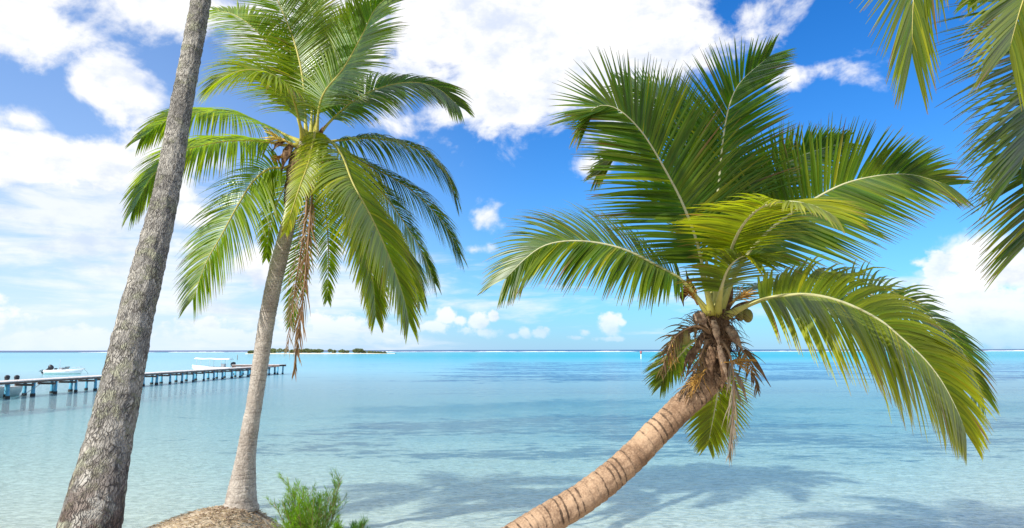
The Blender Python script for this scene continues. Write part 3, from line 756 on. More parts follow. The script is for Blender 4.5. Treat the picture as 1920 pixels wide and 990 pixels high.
def boat_small():
    p = hit(118, 701.5); Y = p.y; L = 75 * Y / F * 0.86; ang = 0.05
    root = empty('motorboat', (p.x, p.y, 0)); tag(root, 'small white open motorboat with tilted black outboard anchored beyond the pier', 'boat')
    h, b, i = hull_mesh(L, 1.9, .52); loc = Vector((p.x + .25, p.y, 0))
    for mb, nm, m in ((h, 'hull', M_HULL), (b, 'keel', M_HULLG), (i, 'cockpit', M_HULL)): place(mb, loc, ang).build(nm, m, root)
    mb = MB(); mb.V = []; mb.box((.2, 0, .80), (.06, 1.0, .34), Matrix.Rotation(.5, 3, 'Y')); place(mb, loc, ang).build('windscreen', M_GLASS, root, False)
    mb = MB(); mb.box((-.35, 0, .62), (.35, .9, .42)); place(mb, loc, ang).build('seat', M_SEAT, root, False)
    mb = MB(); mb.box((-1.35, .3, .66), (.25, .25, .2)); place(mb, loc, ang).build('fuel_tank', M_BLACK, root, False)
    mb = MB(); mb.tube([(-.75, .1, .5), (-.78, .1, 1.9)], [.025, .012], 6); place(mb, loc, ang).build('aerial', M_METAL, root)
    mb = MB()
    mb.tube([(L * .26, -.62, .66), (L * .26, -.60, .82), (L * .42, -.28, .90), (L * .49, 0, .92), (L * .42, .28, .90), (L * .26, .6, .82), (L * .26, .62, .66)], [.018] * 7, 6)
    mb.tube([(L * .46, 0, .72), (L * .56, 0, .70)], [.04, .03], 6)
    place(mb, loc, ang).build('bow_rail', M_METAL, root)
    for gx, gw in ((.62, .17), (.87, .17)):
        mb = MB(); mb.box((gx, -.905, .42), (gw, .02, .06)); place(mb, loc, ang).build('registration_mark', M_RED, root, False)
    outboard(root, loc + Vector((-L / 2 - .05, 0, .28)), ang, 0.95, 1.15)
    mb = MB(); mb.tube([loc + Vector((L * .52, .05, .66)), loc + Vector((L * .60, .2, .3)), loc + Vector((L * .66, .4, -.4))], [.02] * 3, 6); mb.build('anchor_rope', M_ROPE, root)
boat_small()

def boat_canopy():
    Y = 100.0; p = at(398, 694, Y); L = 74 * Y / F; ang = math.pi + .06
    root = empty('canopy_boat', (p.x, Y, 0)); tag(root, 'white boat with a flat white canopy moored behind the pier', 'boat')
    loc = Vector((p.x, Y, 0)); h, b, i = hull_mesh(L, 2.0, .55, .65)
    for mb, nm, m in ((h, 'hull', M_HULL), (b, 'keel', M_HULL), (i, 'cockpit', M_HULL)): place(mb, loc, ang).build(nm, m, root)
    mb = MB(); n = 14
    for k in range(n + 1):
        x = -L * .46 + L * .86 * k / n; zz = 1.74 + .12 * (k / n) + .03 * math.sin(k)
        for (yy, dz) in ((-.85, -.06), (-.5, .03), (0, .06), (.5, .03), (.85, -.06), (.85, -.12), (0, -.0), (-.85, -.12)): mb.V.append(Vector((x, yy, zz + dz)))
    for k in range(n):
        for q in range(8): mb.F.append((k * 8 + q, k * 8 + (q + 1) % 8, (k + 1) * 8 + (q + 1) % 8, (k + 1) * 8 + q))
    mb.F.append(tuple(reversed(range(8)))); mb.F.append(tuple(n * 8 + q for q in range(8)))
    place(mb, loc, ang).build('canopy', M_CANVAS, root)
    first = None
    for fx in (-.40, -.26, .02, .34):
        for sy in (-.78, .78):
            mb = MB(); mb.tube([(L * fx, sy, .5), (L * fx, sy * 1.02, 1.72)], [.022] * 2, 6); place(mb, loc, ang).build('canopy_post', M_METAL, root)
    mb = MB(); mb.box((-L * .27, .1, .8), (.5, .6, .5)); place(mb, loc, ang).build('console', M_SEAT, root, False)
    outboard(root, loc + Matrix.Rotation(ang, 3, 'Z') @ Vector((-L / 2 - .05, 0, .30)), ang, .35, 1.15)
boat_canopy()

def boat_moored():
    o, d, s, W, TOP = PIER
    c = hit(55, 742); loc = o + d * ((c - o).dot(d) + .55) + s * (W + 1.25); ang = math.atan2(-d.y, -d.x); L = 5.6
    ctr = loc - d * (L / 2)
    root = empty('moored_boat', (ctr.x, ctr.y, 0)); tag(root, 'boat lying behind the pier with two black outboard motors showing above the deck', 'boat')
    h, b, i = hull_mesh(L, 1.9, .62, .5); lc = Vector((ctr.x, ctr.y, 0))
    for mb, nm, m in ((h, 'hull', M_HULL), (b, 'keel', M_HULL), (i, 'cockpit', M_HULL)): place(mb, lc, ang).build(nm, m, root)
    for q in (-.34, .34): outboard(root, lc + Matrix.Rotation(ang, 3, 'Z') @ Vector((-L / 2 + .1, q, .80)), ang, .12, .64)
    mb = MB(); mb.tube([(-.6, -.7, .6), (-.6, -.7, 1.18), (1.6, -.6, 1.22), (2.2, 0, 1.2), (1.6, .6, 1.22), (-.6, .7, 1.18), (-.6, .7, .6)], [.03] * 7, 6); place(mb, lc, ang).build('rail', M_CANVAS, root)
boat_moored()

def rope():
    o, d, s, W, TOP = PIER; a = hit(26, 744); a = o + d * ((a - o).dot(d) + 1.0) + s * -.1; a.z = .80
    b = at(-40, 765, a.y - 6); mb = MB(); pts = [a.lerp(b, i / 8) + Vector((0, 0, -.35 * math.sin(math.pi * i / 8))) for i in range(9)]
    mb.tube(pts, [.018] * 9, 6); ob = mb.build('mooring_rope', M_ROPE); tag(ob, 'dark slack mooring rope tied to a pier post at the left edge', 'rope')
rope()

def markers():
    p = hit(1202, 673.5); root = empty('channel_marker', (p.x, p.y, 0)); tag(root, 'slim white channel marker post with a red top standing in the lagoon', 'marker post')
    mb = MB(); mb.tube([(p.x, p.y, -1.5), (p.x, p.y, 1.9)], [.14, .14], 10); mb.build('post', M_HULL, root)
    mb = MB(); mb.tube([(p.x, p.y, 1.7), (p.x, p.y, 1.75), (p.x, p.y, 2.5), (p.x, p.y, 2.6)], [.2, .3, .3, .05], 10); mb.build('top_mark', M_RED, root)
    p = hit(445, 674.5); mb = MB(); mb.tube([(p.x, p.y, -1.5), (p.x, p.y, .2), (p.x, p.y, 1.6)], [.10, .10, .08], 8)
    tag(mb.build('mooring_pole', M_BEAM), 'thin dark pole standing in the water below the islet', 'pole')
markers()

# ------------------------------------------------------------------ palms
def wr(px_pts, k=1.0):
    """(px, py, width in px, Y) -> centre points and radii"""
    return [at(x, y, Y) for (x, y, w, Y) in px_pts], [w * Y / F / 2 * k for (x, y, w, Y) in px_pts]
def generic_crown(root, top, nfr, flen, seed, el0=68, el1=-12, **kw):
    rnd = random.Random(seed)
    for k in range(nfr):
        az = k * 2.399 + rnd.uniform(-.2, .2); e = R(el0 + (el1 - el0) * k / (nfr - 1)); d = Vector((math.cos(az), math.sin(az), 0)); l = flen * rnd.uniform(.88, 1.08)
        pts = [top.copy()]; p = top.copy()
        for i in range(5):
            ee = e - R(13 + 5 * i) * i * .55; p = p + (d * math.cos(ee) + Vector((0, 0, math.sin(ee)))) * l / 5; pts.append(p.copy())
        frond(root, pts, seed=seed + k, **kw)

def palm_left():
    pts, rad = wr([(122, 1190, 132, 5.05), (145, 1085, 124, 5.15), (168, 990, 112, 5.3), (196, 860, 90, 5.6), (224, 740, 78, 5.9), (253, 600, 67, 6.3), (279, 500, 60, 6.6), (314, 350, 50, 7.1), (340, 200, 43, 7.7), (377, 0, 39, 8.5), (400, -150, 37, 9.0), (415, -300, 36, 9.5)], .91)
    pts[0].z = gz(pts[0].x, pts[0].y) - .15
    root = empty('coconut_palm', (pts[0].x, pts[0].y, gz(pts[0].x, pts[0].y))); tag(root, 'thick grey cracked palm trunk leaning across the left side, crown above the view', 'palm tree', 'coconut palms')
    trunk(root, pts, rad, M_BARK1, 420, 56, 3, .085, .013, 7.0, .015)
    top = pts[-1] + Vector((0, 0, .1))
    generic_crown(root, top, 17, 3.0, 41, 75, 8, length=.8, n=60, droop=.45, yel=.2)
palm_left()

def palm_mid():
    Y = 11.5
    pts, rad = wr([(452, 958, 74, Y), (452, 940, 62, Y), (456, 900, 50, Y), (462, 850, 38, Y), (471, 790, 34, Y), (476, 764, 32, Y), (487, 690, 32, Y), (501, 597, 33, Y), (518, 512, 33, Y), (539, 427, 30, Y), (549, 370, 25, Y), (556, 310, 25, Y), (572, 268, 24, Y)], .89)
    g = gz(pts[0].x, pts[0].y); pts[0].z = min(pts[0].z, g - .1)
    root = empty('coconut_palm', (pts[0].x, pts[0].y, g)); tag(root, 'tall yellow-green coconut palm growing on the sandy mound beside the pier', 'palm tree', 'coconut palms')
    trunk(root, pts, rad, M_BARK2, 380, 44, 8, .075, .006, 7.0, .045)
    d = dict(length=1.10, n=124, width=.035, base=GREEN * 1.12, mess=.06, droop=.95, yel=.34, tipyel=.28, vee=.1, ribr=.024)
    def fr(lst, **kw):
        a = dict(d); a.update(kw); return frond(root, P2(lst, Y), seed=len(lst) + lst[-1][0], **a)
    cam_n = Vector((0, -1, .25))
    fr([(572, 265, 0), (540, 165, .3), (512, 98, .6), (478, 55, .8), (440, 28, 1.0), (400, 18, 1.2)], hint=Vector((.2, -1, .6)), droop=.5, yel=.25)
    fr([(574, 262, .1), (569, 161, .3), (556, 93, .5), (535, 34, .7), (510, -14, .9), (470, -46, 1.1)], hint=cam_n, droop=.25, yel=.22, length=1.2)
    fr([(582, 262, .1), (588, 148, .5), (592, 85, .8), (586, 20, 1.1), (568, -32, 1.4)], hint=Vector((.4, -1, .2)), droop=.2, yel=.3, length=1.1)
    fr([(588, 262, .1), (595, 170, .6), (620, 93, .9), (645, 50, 1.1), (680, 22, 1.3), (715, 12, 1.5)], hint=cam_n, droop=.3, yel=.35, length=.95)
    fr([(592, 258, 0), (604, 182, -.1), (645, 127, -.2), (680, 64, -.3), (706, 14, -.4), (750, -20, -.5)], hint=Vector((-.3, -1, .5)), droop=.35, yel=.15, length=1.15)
    fr([(590, 262, 0), (625, 222, .1), (675, 182, .2), (731, 160, .3), (782, 155, .4), (824, 168, .4), (858, 197, .4)], yel=.08, base=DKG.lerp(GREEN, .5), hint=Vector((-.1, -.8, .8)), droop=.75)
    fr([(590, 272, .1), (635, 263, .4), (697, 259, .5), (760, 270, .6), (803, 292, .6), (837, 327, .6), (854, 368, .6)], yel=.06, base=DKG.lerp(GREEN, .3), droop=1.0)
    fr([(590, 278, .1), (640, 288, .6), (713, 321, .9), (764, 351, 1.1), (807, 389, 1.2), (840, 431, 1.2), (862, 475, 1.2)], yel=.08, base=DKG.lerp(GREEN, .3), droop=.8)
    fr([(590, 285, 0), (640, 325, .2), (671, 364, .1), (713, 406, 0), (747, 453, -.1), (773, 487, -.1), (790, 540, -.1)], yel=.06, base=DKG.lerp(GREEN, .4), droop=.75)
    fr([(584, 262, -.1), (610, 258, -.5), (640, 290, -.95), (662, 345, -1.3), (700, 415, -1.5), (735, 495, -1.6), (757, 558, -1.6), (766, 600, -1.6)], yel=.30, tipyel=.45, droop=.8, length=1.0)
    fr([(580, 268, -.1), (618, 300, -.5), (655, 380, -.9), (685, 465, -1.1), (700, 535, -1.15), (704, 590, -1.15)], yel=.32, tipyel=.5, droop=.75, length=.9)
    fr([(580, 262, -.1), (590, 250, -.6), (580, 300, -1.25), (562, 350, -1.6), (547, 395, -1.75), (536, 432, -1.8)], yel=.5, tipyel=.25, droop=.75, length=.40, n=90)
    fr([(568, 275, -.1), (540, 312, -.1), (506, 316, -.2), (475, 340, -.3), (446, 385, -.4), (416, 440, -.4), (387, 492, -.4), (362, 560, -.4)], yel=.24, droop=.8, length=1.12, n=120, a0=80, a1=34, tipyel=.12, hint=Vector((-.35, -1, .35)))
    fr([(566, 272, 0), (530, 272, -.1), (490, 264, -.2), (430, 264, -.2), (379, 272, -.2), (332, 288, -.2), (285, 331, -.2), (250, 392, -.2)], yel=.24, droop=1.0, tipyel=.25)
    fr([(566, 268, .1), (530, 250, .4), (493, 233, .7), (450, 216, .9), (400, 208, 1), (349, 212, 1.1), (306, 229, 1.1), (266, 258, 1.1)], yel=.24, droop=.95, tipyel=.25)
    fr([(568, 262, -.1), (556, 204, -.5), (537, 161, -.9), (506, 138, -1.2), (467, 131, -1.4), (429, 140, -1.5), (398, 160, -1.5)], yel=.36, droop=.75, tipyel=.2, hint=Vector((.3, -.6, 1)))
    fr([(570, 285, .2), (580, 350, .5), (572, 430, .6), (556, 520, .6), (545, 605, .6)], yel=.25, droop=.3, length=.5, n=60, hint=cam_n)
    fr([(585, 285, .2), (600, 340, .7), (612, 410, .9), (616, 480, .9), (614, 560, .9)], yel=.35, droop=.5, length=.5, n=60)
    fr([(590, 285, .2), (640, 350, .8), (668, 420, 1.0), (680, 490, 1.1), (690, 560, 1.1)], yel=.30, droop=.6, length=.6, n=64)
    fr([(592, 280, .2), (650, 310, .9), (715, 360, 1.4), (760, 420, 1.6), (795, 480, 1.6), (815, 530, 1.6)], yel=.12, base=DKG.lerp(GREEN, .4), droop=.8, length=.9)
    fr([(588, 275, 0), (640, 330, -.4), (690, 385, -.7), (730, 440, -.8), (765, 500, -.8), (785, 560, -.8)], yel=.36, tipyel=.4, droop=.8, length=.85)
    fr([(572, 280, .1), (545, 330, .5), (520, 380, .9), (505, 430, 1.0), (500, 480, 1.1)], yel=.30, droop=.7, length=.5, n=50)
    fr([(578, 300, -.05), (585, 350, -.35), (580, 430, -.5), (572, 520, -.5), (562, 610, -.5), (553, 695, -.5)], yel=0, tipyel=0, base=BRN, dead=True, droop=1.9, length=.50, n=70, a0=30, a1=12, width=.022, mess=.6, gaps=.25, hint=cam_n, start=.25, jit=.4)
    fr([(574, 300, -.05), (575, 380, -.30), (566, 460, -.4), (552, 550, -.4), (540, 650, -.4)], yel=0, tipyel=0, base=BRN.lerp(GRY, .3), dead=True, droop=1.4, length=.5, n=56, a0=40, a1=15, width=.014, mess=.5, gaps=.25, hint=cam_n, start=.25, jit=.4)
    fp = [at(x, y, Y) for (x, y) in ((546, 385), (551, 345), (557, 310), (570, 275))]
    trunk(root, fp, [.125, .13, .15, .12], M_FIBRE, 50, 32, 45, None, .03, 12.0, 0, 'fibre_sheath')
    for q, (px, py, dx, dy, w) in enumerate([(545, 285, -18, 40, .16), (560, 300, 6, 60, .15), (575, 290, 16, 45, .14), (535, 275, -26, 10, .12), (552, 330, -2, 60, .13)]):
        a = at(px, py - 15, Y - .10); b = at(px + dx, py + dy, Y - .17); spathe(root, [a, a.lerp(b, .5) + Vector((0, -.05, .0)), b], w, M_FIBRE, 'leaf_sheath')
    spathe(root, [at(598, 262, Y - .2), at(603, 244, Y - .3), at(612, 232, Y - .35)], .09, M_FIBRE, 'spathe')
    flower(root, at(548, 270, Y - .15), Vector((-.8, -.2, .35)), .55, 26, M_STALKY, 3, .35, r=.011)
    flower(root, at(545, 292, Y - .15), Vector((-1, -.2, -.1)), .38, 16, M_ORANGE, 4, .4, r=.008)
    return root
M_ROOT = simple('palm_root', (0.20, 0.13, 0.09), (0.38, 0.28, 0.20), 14, 0.9, 0.4)
PALM2 = palm_mid()

def palm_lean():
    Y = 7.0
    pts, rad = wr([(800, 1125, 62, 5.7), (880, 1062, 59, 5.95), (950, 1020, 57, 6.15), (1017, 979, 56, 6.35), (1094, 933, 54, 6.5), (1165, 877, 51, 6.65), (1218, 824, 49, 6.75), (1271, 771, 48, 6.85), (1318, 725, 49, 6.95), (1338, 690, 47, 7.0), (1345, 640, 43, 7.0), (1342, 590, 38, 7.0)])
    g = gz(pts[0].x, pts[0].y); pts[0].z = min(pts[0].z, g - .1)
    root = empty('coconut_palm', (pts[0].x, pts[0].y, g)); tag(root, 'coconut palm with tan ringed trunk leaning low over the lagoon', 'palm tree', 'coconut palms')
    trunk(root, pts, rad, M_BARK3, 420, 52, 12, .088, .006, 6.0, .06)
    d = dict(length=.90, n=130, width=.031, mess=.04, base=DKG.lerp(GREEN, .38), droop=.22, yel=.11, tipyel=.08, vee=.12, ribr=.020, rib=M_RIBW)
    def fr(lst, **kw):
        a = dict(d); a.update(kw); return frond(root, P2(lst, Y), seed=len(lst) + lst[-1][0], **a)
    cn = Vector((0, -1, .25))
    fr([(1330, 590, -.05), (1282, 529, -.2), (1227, 496, -.3), (1173, 469, -.4), (1118, 455, -.45), (1064, 452, -.5), (1020, 461, -.5), (985, 485, -.5), (950, 520, -.5)], hint=Vector((-.05, -.55, 1)), hint2=Vector((-.2, -.9, .5)), droop=.55, yel=.14, length=0.88, start=.2)
    fr([(1335, 590, -.1), (1309, 464, -.25), (1282, 387, -.3), (1249, 322, -.35), (1206, 251, -.4), (1162, 207, -.45), (1125, 198, -.5), (1095, 218, -.5)], hint=cn, droop=.18, yel=.10, length=0.99, start=.2)
    fr([(1338, 585, .1), (1308, 380, .5), (1286, 270, .7), (1252, 205, .8), (1216, 176, .9), (1170, 160, 1.0)], hint=Vector((.2, -1, .3)), droop=.2, yel=.08, length=0.85, base=DKG.lerp(GREEN, .6), start=.25)
    fr([(1336, 590, .2), (1290, 430, .9), (1245, 340, 1.2), (1200, 298, 1.4), (1160, 290, 1.5), (1122, 325, 1.5)], droop=.35, yel=.2, length=0.71, start=.35)
    fr([(1342, 590, .05), (1343, 409, .2), (1350, 322, .25), (1357, 251, .3), (1370, 190, .35), (1392, 150, .4), (1440, 108, .45)], hint=cn, droop=.10, yel=.07, length=0.94, base=DKG.lerp(GREEN, .75), start=.22, a0=66, a1=22)
    fr([(1350, 590, .1), (1376, 470, .4), (1411, 387, .6), (1449, 327, .7), (1487, 300, .75), (1525, 284, .8), (1580, 268, .85)], hint=Vector((-.2, -1, .3)), droop=.15, yel=.08, length=0.74, base=DKG.lerp(GREEN, .7), start=.25)
    fr([(1348, 590, 0), (1389, 496, 0), (1430, 444, 0), (1471, 409, 0), (1525, 374, 0), (1585, 344, -.05), (1651, 329, -.1), (1711, 328, -.1), (1775, 346, -.1)], hint=Vector((-.1, -1, .45)), droop=.22, yel=.13, length=0.94, start=.22)
    fr([(1345, 590, -.1), (1360, 505, -.45), (1385, 435, -.9), (1422, 392, -1.35), (1470, 378, -1.75), (1520, 384, -2.0), (1560, 402, -2.15)], droop=.35, yel=.38, tipyel=.2, length=0.74, start=.3, n=80)
    fr([(1352, 598, -.05), (1401, 573, -.15), (1451, 557, -.25), (1519, 553, -.35), (1583, 568, -.4), (1647, 599, -.45), (1689, 633, -.5), (1731, 671, -.5), (1762, 710, -.5), (1784, 748, -.5), (1799, 780, -.5), (1808, 804, -.5)],
       hint=Vector((.05, -.75, 1.0)), hint2=Vector((.25, -1, .30)), droop=.85, yel=.28, tipyel=.55, length=1.10, start=.15, n=140, a0=78, a1=24, ribr=.022, prof_end=.30)
    fr([(1352, 598, .05), (1410, 566, .4), (1480, 553, .7), (1560, 551, .9), (1640, 554, 1), (1705, 577, 1.05), (1760, 612, 1.1), (1805, 660, 1.1), (1840, 735, 1.1)], hint=Vector((.05, -.6, 1)), hint2=Vector((.3, -1, .5)), droop=.6, yel=.16, length=0.99, start=.25, n=100)
    fr([(1345, 640, .2), (1350, 690, .6), (1345, 740, .8), (1336, 790, .85), (1328, 830, .85)], droop=.35, yel=.45, length=0.51, n=50, hint=cn, start=.35)
    fr([(1330, 630, .2), (1300, 640, .6), (1275, 665, .8), (1252, 695, .9), (1240, 720, .9)], droop=.4, yel=.25, length=0.48, n=44, start=.3)
    fr([(1352, 595, .1), (1385, 555, .5), (1420, 535, .8), (1460, 530, .95), (1500, 545, 1)], droop=.45, yel=.10, length=0.51, n=56, base=DKG, start=.25)
    fr([(1340, 588, -.05), (1352, 540, -.3), (1368, 500, -.55), (1395, 480, -.75), (1420, 490, -.85)], droop=.5, yel=.25, length=0.57, n=44, start=.3)
    # dead fronds hanging under the crown
    fr([(1345, 630, -.1), (1368, 665, -.28), (1376, 720, -.3), (1374, 780, -.3), (1368, 850, -.3)], dead=True, base=GRY*.75, yel=0, tipyel=0, droop=1.7, length=.30, n=46, a0=24, a1=10, width=.012, mess=.6, gaps=.2, hint=cn, jit=.5, start=.25, ribr=.012)
    fr([(1330, 620, -.1), (1300, 612, -.3), (1268, 630, -.38), (1250, 665, -.4), (1240, 700, -.4)], dead=True, base=BRN * .55, yel=0, tipyel=0, droop=.9, length=.24, n=34, mess=.7, gaps=.2, a0=55, a1=25, width=.016, hint=cn, jit=.5, ribr=.014)
    fr([(1358, 630, -.05), (1388, 650, -.15), (1408, 690, -.2), (1420, 730, -.2)], dead=True, base=BRN * .6, yel=0, tipyel=0, droop=1.0, length=.20, n=30, mess=.7, gaps=.2, a0=50, a1=25, width=.014, hint=cn, jit=.5, ribr=.012)
    fr([(1325, 640, -.15), (1312, 670, -.25), (1298, 710, -.28), (1290, 745, -.28)], dead=True, base=BRN * .8, yel=0, tipyel=0, droop=1.0, length=.18, n=30, mess=.7, gaps=.2, a0=45, a1=22, width=.014, hint=cn, jit=.5, ribr=.012)
    # matted fibre wrapped round the top of the trunk, with loose strands
    fp = [at(x, y, 7.0) for (x, y) in ((1322, 722), (1337, 692), (1345, 650), (1343, 600), (1342, 580))]
    trunk(root, fp, [.122, .135, .130, .122, .085], M_FIBRE, 70, 44, 44, None, .028, 22.0, 0, 'fibre_sheath')
    fringe(root, fp, .13, 420, .24, 45)
    # dry leaf bases and spathes
    S = lambda lst, w, m, nm='leaf_sheath': spathe(root, [at(x, y, Y + dd + .03) for (x, y, dd) in lst], w * .74, m, nm)
    S([(1304, 586, -.26), (1316, 600, -.28), (1328, 616, -.26)], .17, M_SHEATH)
    S([(1338, 600, -.24), (1344, 625, -.27), (1350, 660, -.25)], .10, M_SHEATH)
    S([(1348, 648, -.26), (1358, 685, -.30), (1366, 722, -.30)], .085, M_SHEATH, 'spathe')
    S([(1364, 612, -.2), (1380, 635, -.25), (1396, 662, -.25)], .13, M_SHEATH)
    S([(1380, 700, -.2), (1392, 725, -.25), (1402, 756, -.25)], .06, M_SHEATH, 'spathe')
    S([(1396, 655, -.15), (1420, 685, -.2), (1446, 726, -.2)], .07, M_FIBRE, 'spathe')
    S([(1320, 625, -.24), (1300, 665, -.3), (1284, 715, -.3)], .10, M_FIBRE, 'spathe')
    S([(1315, 640, -.24), (1290, 670, -.3), (1278, 712, -.3)], .07, M_FIBRE, 'spathe')
    S([(1322, 610, -.2), (1285, 622, -.3), (1255, 645, -.35), (1238, 682, -.35)], .09, M_FIBRE, 'spathe')
    S([(1336, 650, -.26), (1330, 690, -.28), (1340, 730, -.24)], .15, M_FIBRE)
    S([(1352, 660, -.26), (1360, 695, -.26), (1352, 735, -.22)], .14, M_FIBRE)
    S([(1296, 715, -.26), (1304, 730, -.27), (1316, 738, -.24)], .07, M_SHEATH)
    S([(1305, 560, -.05), (1292, 530, -.1), (1286, 505, -.1)], .11, M_FIBRE, 'spathe')
    S([(1290, 545, -.1), (1280, 555, -.15), (1282, 575, -.15)], .10, M_FIBRE, 'spathe')
    S([(1358, 590, 0), (1368, 555, .0), (1376, 520, .0)], .12, M_FIBRE)
    S([(1365, 592, .1), (1395, 572, .1), (1430, 562, .1)], .12, M_FIBRE, 'spathe')
    flower(root, at(1308, 572, Y - .12), Vector((-.45, -.2, .8)), .40, 30, M_ORANGE, 21, .45, r=.0038)
    flower(root, at(1368, 570, Y - .05), Vector((.7, -.1, .5)), .36, 26, M_ORANGE, 22, .45, r=.0038)
    flower(root, at(1352, 680, Y - .26), Vector((.8, -.3, .1)), .36, 26, M_ORANGE, 23, .5, r=.0038)
    flower(root, at(1325, 690, Y - .28), Vector((-.5, -.3, -.4)), .36, 26, M_ORANGE, 24, .5, r=.0035)
    flower(root, at(1262, 645, Y - .34), Vector((-.2, -.2, -.8)), .25, 14, M_ORANGE, 25, .4, r=.0035)
    for (px, py, dd, r) in [(1388, 590, .15, .062), (1402, 592, .12, .066), (1394, 582, .2, .06), (1266, 640, -.32, .06), (1258, 656, -.3, .055), (1284, 632, -.25, .07)]:
        mb = MB(); mb.ball(at(px, py, Y + dd), (r * .82, r * .82, r * 1.1), 14, 10); mb.build('coconut', M_NUT, root)
palm_lean()

def palm_right():
    Y = 4.9
    top = at(2190, -120, Y + .3)
    pts = [Vector((top.x + .9, top.y - .6, 0)), Vector((top.x + .7, top.y - .45, 1.8)), Vector((top.x + .35, top.y - .25, 3.4)), top - Vector((0, 0, .1)), top]
    g = gz(pts[0].x, pts[0].y); pts[0].z = g - .15
    root = empty('coconut_palm', (pts[0].x, pts[0].y, g)); tag(root, 'palm whose dark fronds hang into the upper right corner from outside the view', 'palm tree', 'coconut palms')
    trunk(root, pts, [.22, .15, .13, .12, .11], M_BARK2, 200, 32, 30, .08, .006, 6.0, .04)
    d = dict(length=1.1, n=110, width=.024, base=DKG.lerp(GREEN, .3), droop=.3, yel=.15, tipyel=.2, vee=.05, ribr=.02)
    def fr(lst, **kw):
        a = dict(d); a.update(kw); p = P2(lst, Y); p[0] = top.copy(); return frond(root, p, seed=len(lst) + lst[-1][0], **a)
    cn = Vector((.1, -1, .2))
    fr([(2190, -120, .3), (2040, -300, .1), (1880, -300, 0), (1775, -200, 0), (1722, -80, 0), (1712, 10, 0), (1710, 90, 0)], hint=cn, yel=.16, droop=.15, a0=46, a1=13, length=.95, n=112, prof_end=.6)
    fr([(2190, -120, .3), (2100, -210, .0), (2010, -170, -.1), (1950, -80, -.15), (1915, 10, -.2), (1893, 90, -.2)], hint=cn, yel=.24, droop=.25, a0=60, a1=24, length=.9, n=112, prof_end=.55)
    fr([(2190, -120, .3), (2120, -100, .3), (2040, -20, .3), (1985, 90, .3), (1945, 210, .3), (1915, 310, .3)], hint=cn, yel=.05, base=DKG, droop=.25, a0=64, a1=24, length=1.15, n=112, prof_end=.5)
    fr([(2190, -120, .3), (2150, -10, .5), (2080, 120, .6), (2010, 250, .6), (1965, 360, .6), (1930, 450, .6)], hint=cn, yel=.08, base=DKG, droop=.25, a0=64, a1=24, length=1.15, n=112, prof_end=.5)
    generic_crown(root, top, 9, 2.3, 77, 80, 35, length=.6, n=50, droop=.4, yel=.15)
palm_right()

def shade_palm(x, y, h, lean, seed, label, proto=None, rz=0.0):
    """neighbours of the grove that stand outside the view and shade the water"""
    if proto is None:
        g = gz(x, y); root = empty('coconut_palm', (x, y, g)); top = Vector((x + lean[0], y + lean[1], h))
        trunk(root, [Vector((x, y, g - .15)), Vector((x + lean[0] * .2, y + lean[1] * .2, h * .35)), Vector((x + lean[0] * .55, y + lean[1] * .55, h * .7)), top], [.26, .17, .15, .12], M_BARK2, 140, 24, seed, .09, .006, 6, .03)
        generic_crown(root, top, 16, 3.0, seed, 70, -15, length=.8, n=44, droop=.6, yel=.2)
    else:
        root = proto.copy(); col.objects.link(root); root.location = (x, y, gz(x, y)); root.rotation_euler = (0, 0, rz)
        for ch in list(proto.children):
            c = ch.copy(); col.objects.link(c); c.parent = root
            for gch in ch.children:
                q = gch.copy(); col.objects.link(q); q.parent = c
    tag(root, label, 'palm tree', 'coconut palms'); return root
sp = shade_palm(-10.2, 7.6, 9.6, (-.9, 1.6), 91, 'coconut palm of the grove standing on the shore beyond the left edge')
shade_palm(-15.6, 3.4, 7.4, (0, 0), 92, 'coconut palm of the grove farther out beyond the left edge', sp, 1.9)
shade_palm(-3.6, -1.0, 11.2, (1.2, 5.2), 97, 'coconut palm of the grove standing behind the viewpoint')

